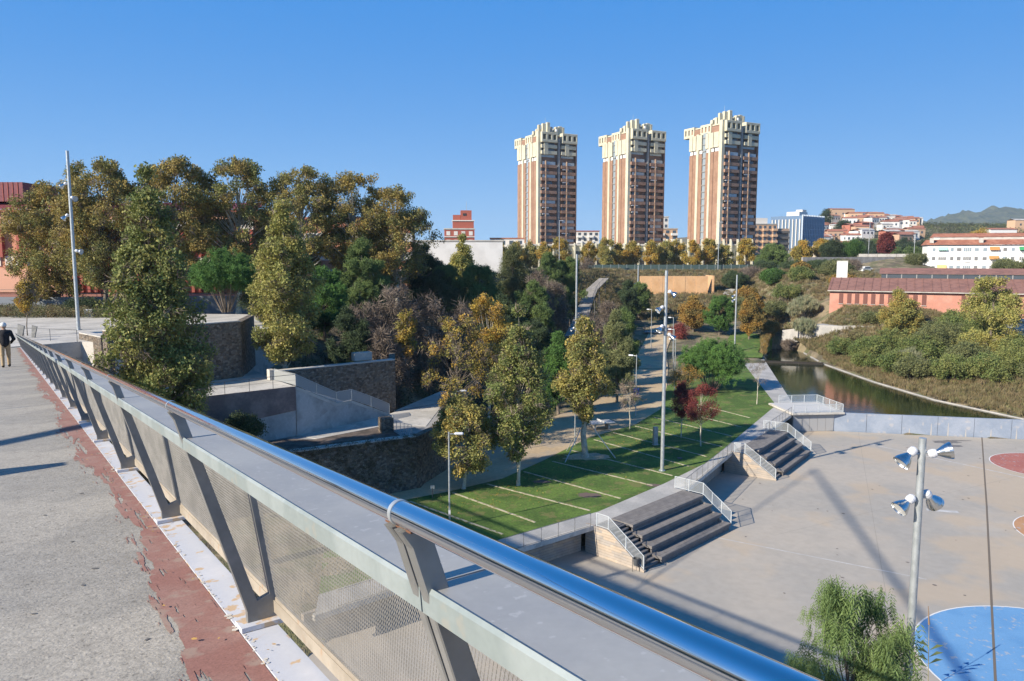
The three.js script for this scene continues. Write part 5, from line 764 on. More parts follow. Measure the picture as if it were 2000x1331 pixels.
// trunk with limbs reaching the lobes of the crown; the crown is a mass of small leaves
function tree(name, label, cat, [x, y, z], o, group) {
  seed(o.sd ?? (treeSeed += 37)); const t = thing(name, label, cat, [x, y, z], rr(0, 6.28), group);
  const { h, R } = o, c0 = o.c0 ?? 0.25, prof = PROF[o.prof ?? 'broad'], lobes = o.lobes ?? 26, rl = o.rl ?? R * 0.36, m = o.m ?? 30, kind = o.kind ?? 'leaf', size = o.size ?? 0.34, pal = PAL[o.pal ?? 'shrub'];
  const cs = [], list = []; const lean = [rr(-0.03, 0.03) * h, rr(-0.03, 0.03) * h];
  for (let i = 0; i < lobes; i++) { let tt, guard = 0; do { tt = rnd(); } while (rnd() > prof(tt) + 0.1 && guard++ < 20); const a = i * 2.399 + rr(-0.6, 0.6), rad = Math.max(0, prof(tt) * R - rl * 0.55) * Math.sqrt(rr(0.12, 1)) * (rnd() < 0.22 ? 1.18 : 1); const yy = h * c0 + (h * (1 - c0) - rl * 0.4) * tt; cs.push([Math.cos(a) * rad + lean[0] * tt, yy, Math.sin(a) * rad + lean[1] * tt, rl * rr(0.7, 1.25) * (0.55 + 0.45 * prof(tt)), rnd()]); }
  for (const [cx, cy, cz, r, tone] of cs) for (let i = 0; i < m; i++) { const u = rr(-1, 1), a = rr(0, 6.283), s = Math.sqrt(1 - u * u), q = r * Math.pow(rnd(), o.solid ?? 0.45); list.push([cx + s * Math.cos(a) * q, cy + u * q * (o.flat ?? 0.85), cz + s * Math.sin(a) * q, size * rr(0.7, 1.3), clamp(tone + rr(-0.12, 0.12), 0, 0.999)]); }
  const tr = o.tr ?? h * 0.014, top = h * (o.topTrunk ?? 0.82), parts = []; const tx = (f) => lean[0] * f, pts = 5;
  for (let i = 0; i < pts; i++) { const f0 = i / pts, f1 = (i + 1) / pts; parts.push(rod([lean[0] * f0 + (i ? Math.sin(i * 2.1) * tr * 0.8 : 0), top * f0, lean[1] * f0], [lean[0] * f1 + Math.sin((i + 1) * 2.1) * tr * 0.8, top * f1, lean[1] * f1], tr * (1 - f0 * 0.8), tr * (1 - f1 * 0.8), 9, false)); }
  parts.push(rod([0, -0.4, 0], [0, h * 0.03, 0], tr * 1.5, tr * 1.02, 9, false));
  cs.forEach(([cx, cy, cz], i) => { if (i % (o.limbEvery ?? 1)) return; const f = clamp(cy / top * 0.72 - 0.02, c0 * 0.6, 0.96), sx = lean[0] * f, sy = top * f, sz = lean[1] * f, mx = (sx + cx) / 2 + rr(-0.15, 0.15), my = (sy + cy) / 2 - 0.1 * h * 0.1, mz = (sz + cz) / 2; const r0 = tr * 0.34 * (1 - f * 0.5); parts.push(rod([sx, sy, sz], [mx, my, mz], r0, r0 * 0.65, 5, false), rod([mx, my, mz], [cx, cy, cz], r0 * 0.65, r0 * 0.25, 5, false)); });
  mesh('trunk', parts, o.bark ?? M.bark, t);
  if (z > -112 && kind === 'leaf') { const tw = []; for (const [cx, cy, cz, r] of cs) for (let i = 0; i < 3; i++) tw.push([cx + rr(-0.6, 0.6) * r, cy + rr(-0.6, 0.5) * r, cz + rr(-0.6, 0.6) * r, 0.55, rnd()]); scatter('twigs', 'twig', tw, t, PAL.twig, 1); }
  list.forEach((e) => { e[3] *= rnd() < 0.2 ? 1.35 : rnd() < 0.3 ? 0.7 : 1; });
  const kept = list.filter(() => rnd() < (kind === 'leaf' ? 0.86 : 1));
  scatter('crown', kind, kept, t, pal, 0);
  return t;
}
function shrub(name, label, [x, y, z], o, group) { // a bush: several stems from the ground under leafy lobes
  seed(o.sd ?? (treeSeed += 37)); const t = thing(name, label, o.cat ?? 'shrub', [x, y, z], rr(0, 6.28), group); const list = [], parts = [], { R, h } = o, n = o.lobes ?? 10;
  for (let i = 0; i < n; i++) { const a = i * 2.4 + rr(-0.4, 0.4), q = Math.sqrt((i + 0.4) / n) * R * 0.72, cx = Math.cos(a) * q, cz = Math.sin(a) * q, r = R * rr(0.3, 0.46), cy = Math.max(r * 0.5, h * (1 - 0.55 * (q / R) ** 2) * rr(0.72, 1) - r * 0.6), tone = rnd(); parts.push(rod([cx * 0.2, -0.3, cz * 0.2], [cx, cy, cz], 0.05, 0.02, 5, false)); for (let k = 0; k < (o.m ?? 30); k++) { const u = rr(-1, 1), b = rr(0, 6.283), s = Math.sqrt(1 - u * u), w = r * Math.pow(rnd(), 0.4); list.push([cx + s * Math.cos(b) * w, Math.max(0.05, cy + u * w * 0.9), cz + s * Math.sin(b) * w, (o.size ?? 0.32) * rr(0.7, 1.3), clamp(tone + rr(-0.12, 0.12), 0, 0.999), o.sy]); } }
  mesh('stems', parts, M.bark, t); scatter('foliage', o.kind ?? 'leaf', list, t, PAL[o.pal ?? 'shrub'], 1); return t;
}
const gy = (x, z) => Math.max(1.95, ground(x, z));
// ------------------------------------------------------------------ trees in the park
tree('poplar', 'tall broad green poplar nearest the bridge in front of stone wall', 'tree', [-22.4, 6, -47], { h: 19.6, R: 3.15, c0: 0.1, prof: 'column', lobes: 190, rl: 0.85, m: 22, size: 0.36, pal: 'poplar', tr: 0.24, limbEvery: 2, solid: 0.5 });
tree('poplar', 'yellowish poplar rising behind the stair wall', 'tree', [-19.7, 8.4, -64], { h: 16.4, R: 3.1, c0: 0.2, prof: 'column', lobes: 140, rl: 0.85, m: 26, size: 0.36, pal: 'poplarYellow', tr: 0.22, bark: M.barkPale, limbEvery: 2 });
tree('golden_tree', 'low rounded golden-green tree by the low stone wall', 'tree', [-3.8, 2, -56.7], { h: 7.5, R: 3.0, c0: 0.22, prof: 'broad', lobes: 52, rl: 0.8, m: 24, kind: 'leaf', size: 0.34, pal: 'staked', tr: 0.16, bark: M.barkPale });
tree('poplar', 'slender green poplar standing on the lawn edge', 'tree', [0.5, 2, -57.6], { h: 14.3, R: 2.65, c0: 0.13, prof: 'spindle', lobes: 110, rl: 0.75, m: 22, size: 0.34, pal: 'poplar', tr: 0.15, bark: M.barkPale, limbEvery: 2 });
tree('plane_tree', 'staked plane tree with pale trunk and yellowing crown on the lawn', 'tree', [6.7, 2, -66.1], { h: 13.2, R: 2.5, c0: 0.27, prof: 'spindle', lobes: 84, rl: 0.75, m: 24, size: 0.35, pal: 'staked', tr: 0.3, bark: M.barkPale, limbEvery: 2 });
tree('plane_tree', 'bright yellow plane tree behind the slender lawn poplar', 'tree', [-2.4, 3, -73.5], { h: 13.4, R: 3.3, c0: 0.35, prof: 'broad', lobes: 60, rl: 0.9, m: 22, size: 0.36, pal: 'yellow', tr: 0.18, bark: M.barkPale });
tree('plane_tree', 'sparse yellow-leaved plane tree showing its branches', 'tree', [-5.0, 3, -68.5], { h: 11.8, R: 4.0, c0: 0.3, prof: 'broad', lobes: 60, rl: 0.85, m: 6, size: 0.34, pal: 'yellow', tr: 0.11 });
tree('plane_tree', 'small yellow plane tree in front of the bare brush', 'tree', [-11.2, 8, -78], { h: 6.6, R: 1.3, c0: 0.3, prof: 'broad', lobes: 16, rl: 0.6, m: 26, size: 0.32, pal: 'yellow', tr: 0.1 });
tree('red_maple', 'left one of two small dark red maples on the lawn', 'tree', [17.1, 2, -73.5], { h: 5.6, R: 1.35, c0: 0.42, prof: 'ball', lobes: 22, rl: 0.5, m: 26, kind: 'fine', size: 0.28, pal: 'red', tr: 0.06, bark: M.barkPale });
tree('red_maple', 'right and wider one of two dark red maples on the lawn', 'tree', [18.2, 2, -70], { h: 6.2, R: 2.0, c0: 0.4, prof: 'ball', lobes: 26, rl: 0.6, m: 16, kind: 'fine', size: 0.28, pal: 'red', tr: 0.07, bark: M.barkPale });
tree('bare_sapling', 'thin bare sapling on the lawn beside the bending path', 'tree', [30.4, 2, -90.7], { h: 5.6, R: 1.3, c0: 0.5, lobes: 14, rl: 0.4, m: 3, kind: 'twig', size: 0.3, pal: 'twig', tr: 0.06, bark: M.barkPale });
tree('bare_sapling', 'nearly bare sapling with few yellow leaves by the blue sign', 'tree', [12.5, 2, -77.3], { h: 5.4, R: 1.5, c0: 0.45, lobes: 16, rl: 0.4, m: 2, kind: 'leaf', size: 0.25, pal: 'olive', tr: 0.07, bark: M.barkPale });
shrub('round_pine', 'wide bright green pine bush beside the sandy path', [27.6, 2, -101], { R: 4.7, h: 7.4, lobes: 34, m: 54, kind: 'needle', size: 0.6, pal: 'pineBright', cat: 'pine' });
shrub('autumn_shrub', 'orange and brown twiggy shrub left of the wide pine bush', [22.6, 2, -96], { R: 2.6, h: 4.4, lobes: 12, m: 10, kind: 'fine', size: 0.4, pal: 'gold' });
tree('pepper_tree', 'drooping green pepper tree at the bottom right under the bridge', 'tree', [11.1, 0, -22.8], { h: 9.6, R: 2.5, c0: 0.3, prof: 'broad', lobes: 56, rl: 0.7, m: 10, kind: 'droop', size: 0.4, pal: 'pepper', tr: 0.16, limbEvery: 1, topTrunk: 0.7 });
{ // single reeds by the court edge
  const rd = thing('reed', 'single tall dry reed with a brown plume over the blue court', 'reed', [19.4, 0, -32.6]); mesh('stalk', rod([0, 0, 0], [-0.15, 3.2, 0], 0.022, 0.012, 6), paint(0.3, 0.27, 0.15), rd); mesh('plume', rod([-0.15, 3.2, 0], [-0.24, 4.1, 0], 0.045, 0.012, 7), paint(0.26, 0.17, 0.1), rd); seed(66); for (let i = 0; i < 7; i++) { const y = 1.1 + i * 0.17, s = i % 2 ? 1 : -1; mesh('leaf', tri([[[-0.07, y, 0], [s * 0.32 - 0.07, y + 0.32, 0.05], [s * 0.62 - 0.07, y + 0.28, 0.1]], [[-0.07, y, 0], [s * 0.62 - 0.07, y + 0.28, 0.1], [s * 0.3 - 0.07, y + 0.22, 0.05]]]), paint(0.12, 0.15, 0.06), rd); }
}
// plane tree row before the school
const rowA = [[-59.5, -97.0, 16.5, 6.6, 0.08, 'plane', 'leftmost big plane tree, hanging low over the school yard'], [-50.5, -92, 18.6, 5.6, 0.2, 'plane', 'second big plane tree from the left before the school'], [-42.5, -94, 19.4, 6.0, 0.24, 'plane', 'tallest brown plane tree behind the near poplar'], [-35.8, -97, 19.6, 6.2, 0.25, 'planeGreen', 'greener tall plane tree right of the near poplar'], [-28, -99, 19.4, 6.0, 0.25, 'plane', 'golden plane tree above the yellowish poplar'], [-21.5, -101, 18.4, 5.8, 0.25, 'plane', 'thin golden plane tree, second from the right end of the row'], [-15.6, -101, 16.4, 5.2, 0.22, 'plane', 'rightmost plane tree of the row with a leaning pale trunk']];
for (const [x, z, h, R, c0, pal, lab] of rowA) { const thin = x > -37; tree('plane_tree', lab, 'tree', [x, 13.2, z], { h, R, c0, prof: 'broad', lobes: thin ? 110 : 130, rl: thin ? 1.1 : 1.25, m: thin ? 20 : 28, size: 0.46, pal, tr: 0.3, bark: thin ? M.barkPale : M.bark, limbEvery: 1 }, 'plane trees in front of the school'); }
tree('sapling', 'small yellow sapling on the plaza by the end of the footbridge', 'tree', [-43.6, 13.1, -66.4], { h: 5.3, R: 0.95, c0: 0.42, prof: 'spindle', lobes: 16, rl: 0.45, m: 22, size: 0.26, pal: 'yellow', tr: 0.05 });
shrub('round_pine', 'round dark green pine on the plaza behind the stone wall', [-28.9, 14.9, -75], { R: 3.5, h: 6.1, lobes: 30, m: 60, kind: 'needle', size: 0.5, pal: 'pineBright', cat: 'pine' });
// pines and broadleaf trees of the wooded slope
const slope = [
  ['pine_tree', -21.5, -85, 19.6, 3.2, 'pineBright', 'needle', 'bright green pine right behind the yellowish poplar'], ['pine_tree', -18.8, -93, 22.3, 3.4, 'pine', 'needle', 'olive green pine below the golden plane trees'],
  ['pine_tree', -24.2, -79, 17.2, 2.8, 'pineDark', 'needle', 'dark pine filling the gap behind the yellowish poplar'], ['pine_tree', -16.5, -76, 15.2, 2.6, 'pineDark', 'needle', 'dark shaded pine above the stair wall'],
  ['cypress', -13.2, -112, 23.4, 3.2, 'pineDark', 'needle', 'dark conifer in front of the blank white hall'], ['cypress', -10.5, -106, 18.6, 3.2, 'pineDark', 'needle', 'lower dark conifer beside the white hall'],
  ['poplar', -8.0, -120, 24.2, 2.6, 'poplarYellow', 'leaf', 'pointed yellow-green poplar rising above the central pines'], ['pine_tree', -9.6, -108, 19.2, 3.6, 'pine', 'needle', 'broad green pine left of the pointed poplar'],
  ['pine_tree', -4.6, -108, 19.8, 3.4, 'pine', 'needle', 'broad green pine right of the pointed poplar'], ['pine_tree', 0.2, -128, 22.4, 3.6, 'olive', 'fine', 'olive tree crown behind the central pines'],
  ['pine_tree', -1.2, -100, 15.2, 3.4, 'pineDark', 'needle', 'dark pine in the middle of the wooded slope'], ['pine_tree', 3.4, -108, 17.4, 3.6, 'pine', 'needle', 'green pine left of the plank walkway'],
  ['pine_tree', 2.6, -92, 12.6, 3.2, 'pineDark', 'needle', 'dark pine behind the slender lawn poplar'], ['pine_tree', 6.6, -140, 21.0, 3.8, 'pine', 'needle', 'green pine under the leftmost tower'],
  ['pine_tree', 11.2, -142, 20.8, 3.6, 'pine', 'needle', 'green pine right beside the top of the walkway'], ['pine_tree', 5.4, -85, 11.4, 2.0, 'pineBright', 'needle', 'small bright green pine left of the staked plane'],
  ['pine_tree', 13.2, -92, 13.6, 2.6, 'olive', 'needle', 'upright dark olive pine beside the sandy path'], ['pine_tree', 15.8, -104, 13.0, 2.4, 'pine', 'needle', 'pine further up beside the sandy path'],
  ['pine_tree', 24.6, -158, 16.2, 2.8, 'pineDark', 'needle', 'dark pine on the left of the orange wall'], ['pine_tree', 28.4, -166, 15.0, 2.8, 'pine', 'needle', 'rounder pine just before the orange wall'],
  ['dark_tree', 20.6, -205, 20.6, 2.6, 'twig', 'twig', 'dark bare tree by the top of the walkway'], ['poplar', -14.0, -124, 20.4, 3.6, 'pineDark', 'fine', 'dark tree crown at the left of the white hall'],
];
for (const [nm, x, z, top, R, pal, kind, lab] of slope) { const y = gy(x, z); tree(nm, lab, nm === 'pine_tree' || nm === 'cypress' ? 'pine' : 'tree', [x, y, z], { h: top - y, R, c0: nm === 'poplar' ? 0.1 : 0.14, prof: nm === 'poplar' || nm === 'cypress' ? 'column' : 'umbrella', lobes: 46, rl: R * 0.33, m: kind === 'twig' ? 8 : 40, kind, size: kind === 'needle' ? 0.55 : 0.42, pal, tr: 0.18, limbEvery: 2, solid: 0.5 }, 'trees on the wooded slope'); }
// bare brush
const brush = [[-15.8, -79, 15.4, 2.8, 'grey bare tree left in the brush above the stair wall'], [-12.6, -82, 16.8, 3.4, 'largest grey bare tree in the brush above the stairs'], [-9.4, -84, 15.8, 3.0, 'grey bare tree right in the brush above the stairs'], [-6.2, -86, 14.6, 2.8, 'brownish bare tree behind the sparse yellow plane'], [-13.0, -75, 12.6, 2.4, 'low dark bare tree above the stone stair wall'], [6.8, -118, 16.8, 2.8, 'pale bare tree left of the walkway mast'], [4.2, -124, 18, 2.6, 'grey bare tree among the central pines'], [11.6, -103, 12.2, 2.2, 'brown bare tree right of the walkway foot'], [16.2, -126, 13.2, 2.4, 'brown bare tree on the dry grass slope']];
for (const [x, z, top, R, lab] of brush) { const y = gy(x, z); tree('bare_tree', lab, 'tree', [x, y, z], { h: top - y, R, c0: 0.12, prof: 'broad', lobes: 56, rl: 0.9, m: 10, kind: 'twig', size: 0.62, pal: 'twig', tr: 0.14, limbEvery: 1 }, 'bare trees in the brush'); }
// autumn trees along the street below the towers
seed(99);
const streetX = [-4, 1.5, 6.2, 11, 16.5, 26, 31, 36, 40.6, 46, 51, 55.4, 60, 65.5, 71.5, 77];
const nth = ['first', 'second', 'third', 'fourth', 'fifth', 'sixth', 'seventh', 'eighth', 'ninth', 'tenth', 'eleventh', 'twelfth', 'thirteenth', 'fourteenth', 'fifteenth', 'last'];
streetX.forEach((x, i) => { const z = -246 - (i % 3) * 3; tree('street_tree', 'yellow autumn tree, ' + nth[i] + ' from the left in the row below the towers', 'tree', [x, 15.6, z], { h: rr(9.2, 11.4), R: rr(2.7, 3.5), c0: 0.16, prof: 'broad', lobes: 30, rl: 1.0, m: 26, size: 0.62, pal: i % 4 === 2 ? 'staked' : 'yellow', tr: 0.14, limbEvery: 2 }, 'yellow street trees below the towers'); });
// valley head and east bank
const east = [
  ['golden_tree', 37.8, -154, 12.2, 3.4, 'gold', 'leaf', 'spreading golden tree at the head of the sandy path'], ['pine_tree', 42.4, -151, 12.6, 3.3, 'pineBright', 'needle', 'round green pine behind the far lawn'],
  ['golden_tree', 47.2, -147, 13.4, 2.2, 'gold', 'leaf', 'upright orange tree on the far lawn'], ['golden_tree', 51.0, -157, 13.6, 2.3, 'gold', 'leaf', 'orange tree behind the upright far lawn tree'], ['red_maple', 33.6, -148, 6.6, 1.9, 'red', 'twig', 'dark red shrub-like maple below the golden tree'],
  ['stone_pine', 81, -232, 25.0, 5.8, 'pine', 'needle', 'large round pine right of the podium building'], ['pine_tree', 72, -214, 17.6, 4.2, 'pineDark', 'needle', 'dark pine below the large round pine'], ['pine_tree', 78, -205, 18.2, 4.4, 'pineDark', 'needle', 'dark shaded pine in front of the street wall'], ['bright_tree', 67, -190, 15.2, 3.2, 'pineBright', 'fine', 'light green tree below the dark shaded pines'], ['golden_tree', 73, -188, 13.4, 2.4, 'gold', 'leaf', 'small orange tree right of the light green tree'], ['grey_tree', 80, -186, 14.0, 3.6, 'olive', 'fine', 'grey-green tree left of the orange bank tree'], ['golden_tree', 76.5, -172, 14.6, 3.4, 'gold', 'leaf', 'orange tree just left of the pink building'],
  ['bank_tree', 68.4, -130, 14.6, 3.5, 'staked', 'leaf', 'olive-gold tree in front of the pink shutters'], ['bank_tree', 78, -121, 13.6, 3.6, 'poplar', 'leaf', 'soft green tree before the pink wall, right of the shutters'], ['bank_tree', 71.0, -109, 17.6, 3.9, 'poplarYellow', 'leaf', 'large yellow-green tree at the right on the bank'],
  ['pine_tree', 60, -200, 16.8, 3.4, 'pineDark', 'needle', 'dark pine on the slope right of the orange wall'], ['grey_tree', 66, -206, 17.0, 3.0, 'twig', 'twig', 'grey bare tree between the dark slope pines'], ['olive_tree', 86, -198, 15.4, 3.6, 'olive', 'fine', 'olive tree below the parked cars'], ['golden_tree', 58, -184, 13.0, 2.2, 'gold', 'leaf', 'small golden tree on the slope behind the far lawn'], ['bright_tree', 70, -180, 13.4, 3.0, 'shrub', 'leaf', 'leafy green tree above the silvery reeds'], ['pine_tree', 88, -214, 17.8, 4.0, 'pineDark', 'needle', 'dark pine directly under the street retaining wall'], ['grey_tree', 94, -206, 16.0, 3.0, 'twig', 'twig', 'grey bare tree left of the white slab'], ['olive_tree', 53, -166, 9.8, 2.6, 'olive', 'fine', 'low olive tree behind the upright orange tree'],
  ['street_tree', 128, -256, 28.5, 2.6, 'red', 'leaf', 'red autumn tree behind the road parapet'], ['round_tree', 112, -262, 26.4, 4.2, 'pineDark', 'fine', 'left one of two clipped dark trees by the road'], ['round_tree', 119, -262, 26.2, 4.2, 'pineBright', 'fine', 'right one of two clipped dark trees by the road'],
  ['street_tree', 104, -268, 26.2, 3.6, 'yellow', 'leaf', 'yellow street tree before the pale gabled house, left one'], ['street_tree', 113, -272, 26.8, 3.6, 'yellow', 'leaf', 'yellow street tree before the pale gabled house, right one'], ['block_tree', 137, -206, 19.4, 4.2, 'olive', 'fine', 'olive tree in front of the white apartment block'], ['block_tree', 143, -202, 20.4, 4.2, 'olive', 'fine', 'olive tree at the right edge before the apartment block'], ['grey_tree', 104, -232, 19.6, 3.2, 'twig', 'twig', 'grey bare tree beside the parked cars'], ['grey_tree', 129, -238, 19.0, 3.0, 'olive', 'fine', 'dark olive bush on the dry embankment'],
];
for (const [nm, x, z, top, R, pal, kind, lab] of east) { const y = gy(x, z); tree(nm, lab, 'tree', [x, y, z], { h: Math.max(3, top - y), R, c0: 0.13, prof: nm === 'stone_pine' ? 'umbrella' : nm === 'golden_tree' ? 'spindle' : 'broad', lobes: 48, rl: R * 0.33, m: kind === 'twig' ? 10 : 36, kind, size: z < -180 ? 0.7 : 0.45, pal, tr: 0.16, limbEvery: 2 }); }
// dense shrubs on the east bank
const bank = [[59.5, -122, 3.6, 4.8, 'shrub', 'leafy shrub at the left end of the bank thicket'], [64, -124, 4.2, 5.2, 'shrub', 'leafy shrub behind the left end of the thicket'], [64.5, -115, 4.0, 4.6, 'shrub', 'bright leafy shrub low in the thicket'], [70, -120, 4.4, 5.4, 'olive', 'dull olive shrub in the middle of the thicket'], [70.5, -111, 4.0, 4.8, 'poplarYellow', 'soft green shrub under the olive shrub'], [75, -116, 4.4, 5.4, 'shrub', 'tall shrub below the soft green tree'], [66.5, -107, 3.6, 4.2, 'olive', 'rounded shrub at the lower edge of the thicket'], [61.8, -114, 2.6, 3.0, 'reed', 'pale reedy shrub at the water side of the thicket'], [72.5, -104, 3.6, 4.4, 'shrub', 'dense green shrub right of centre on the bank'], [69.0, -101, 3.0, 3.6, 'poplar', 'small green shrub near the dry grass'], [77, -105, 3.8, 4.6, 'olive', 'olive shrub behind the large bank tree'], [75.5, -97, 3.0, 3.4, 'dry', 'straw-coloured shrub at the right edge above dry grass'], [80.5, -100, 3.6, 4.0, 'shrub', 'green shrub at the far right edge of the bank'], [74, -123, 4.2, 5.0, 'shrub', 'dark shrub close under the pink wall'], [59.0, -131, 3.2, 3.6, 'shrub', 'shrub next to the pale concrete ledge'], [57.8, -146, 2.8, 4.4, 'reed', 'silvery reed clump behind the pond end'], [61.5, -156, 3.6, 5.6, 'reed', 'large silvery reed clump on the upper bank'], [53.2, -152, 2.0, 2.8, 'gold', 'golden bush at the far end of the pond'], [55.2, -147, 1.7, 2.0, 'twig', 'brownish twiggy bush at the far end of the pond'], [58.0, -165, 4, 5, 'olive', 'olive bush on the slope above the far lawn'], [64, -172, 4, 5, 'shrub', 'green bush on the slope above the reeds'], [46, -168, 3.4, 3.6, 'dry', 'dry bush on the slope below the orange wall'], [53, -176, 3.4, 3.6, 'olive', 'olive bush below the pale slope slab'], [58.6, -112, 3.0, 4.0, 'shrub', 'shrub leaning over the water in the middle of the thicket'], [58.2, -106, 2.8, 3.6, 'olive', 'dull shrub nearest the water at the thicket front'], [61.5, -103, 3.2, 4.2, 'shrub', 'bright shrub at the front of the thicket'], [64.6, -99, 3.2, 4.0, 'shrub', 'full green shrub at the front right of the thicket'], [57.4, -119, 2.6, 3.4, 'shrub', 'shrub beside the water left of the reedy shrub'], [68.5, -95, 2.8, 3.2, 'olive', 'olive shrub right of the front thicket'], [66.8, -116, 4.2, 6.2, 'olive', 'tall dull shrub rising in the thicket centre'], [68.5, -140, 2.6, 2.0, 'olive', 'low olive shrub against the pink wall near its left corner'], [73, -136, 2.8, 2.3, 'shrub', 'low green shrub against the pink wall under the shutters'], [63.5, -136, 2.6, 2.6, 'dry', 'straw-coloured bush above the pale concrete ledge'], [79, -132, 3.0, 3.0, 'shrub', 'green shrub against the right part of the pink wall'], [62, -130, 2.8, 3.0, 'olive', 'olive shrub below the pale concrete ledge']];
for (const [x, z, R, h, pal, lab] of bank) shrub('bank_shrub', lab, [x, gy(x, z), z], { R, h, lobes: 16 + Math.floor(rr(0, 7)), m: 30, size: 0.44, pal, kind: pal === 'reed' ? 'blade' : pal === 'twig' ? 'twig' : 'leaf', sy: pal === 'reed' ? 1.8 : 1 }, 'shrubs on the east bank');
// pines on the far right hillside
seed(314); const hillT = []; for (let i = 0; i < 34; i++) { const f = i / 33; const z = -320 - rnd() * 130; hillT.push([-z * (0.435 + f * 0.21), z]); }
hillT.forEach(([x, z], i) => tree('hillside_pine', 'dark spreading pine in the grove on the right hillside', 'pine', [x, ground(x, z) - 0.5, z], { h: rr(8, 12), R: rr(4.2, 6.2), c0: 0.22, prof: 'umbrella', lobes: 26, rl: 1.9, m: 20, kind: 'fine', size: 1.2, pal: i % 4 ? 'pineDark' : 'pine', tr: 0.25, limbEvery: 4 }, 'pine grove on the right hillside'));
for (const [x, z, R, h, lab] of [[268, -640, 9, 16, 'big dark round tree left of the hillside houses'], [286, -735, 7, 12, 'dark round tree beside the red hillside house'], [300, -480, 7, 13, 'yellowish tree behind the apartment roof'], [395, -560, 9, 13, 'dark tree at the right on the skyline'], [360, -500, 8, 10, 'dark tree among the right villas'], [430, -590, 9, 14, 'dark tree at the right edge of the skyline'], [248, -560, 8, 11, 'dark tree at the foot of the hillside houses']]) tree('hillside_tree', lab, 'tree', [x, ground(x, z) - 0.5, z], { h, R: R * 0.8, c0: 0.15, prof: 'ball', lobes: 30, rl: 2.4, m: 20, kind: 'fine', size: 1.5, pal: lab.startsWith('yellowish') ? 'yellow' : 'pineDark', tr: 0.3, limbEvery: 4 });
// dark bushes on the terraces and plaza bed
for (const [x, y, z, R, h, pal, lab] of [[-22.4, 6.05, -50.0, 1.9, 3.6, 'pineDark', 'dark bush against the terrace wall below the tall poplar'], [-19.4, 6.05, -52.4, 1.6, 2.9, 'pineDark', 'dark bush right of the poplar on the lower terrace'], [-25.6, 6.05, -48.2, 2.0, 3.4, 'pineDark', 'dark bush left of the poplar on the lower terrace'], [-52.5, 13.1, -91, 2.4, 2.1, 'pineDark', 'dark rounded bush by the utility cabinet'], [-47.5, 13.1, -90, 2.2, 1.9, 'pineDark', 'dark rounded bush right of the utility cabinet'], [-26.5, 14, -78.5, 2.4, 3.4, 'pineDark', 'dark bush under the round plaza pine'], [-29, 12.6, -88, 2.6, 3.4, 'pineDark', 'dark bush behind the round plaza pine']]) shrub('dark_bush', lab, [x, y, z], { R, h, lobes: 16, m: 44, kind: 'fine', size: 0.36, pal });
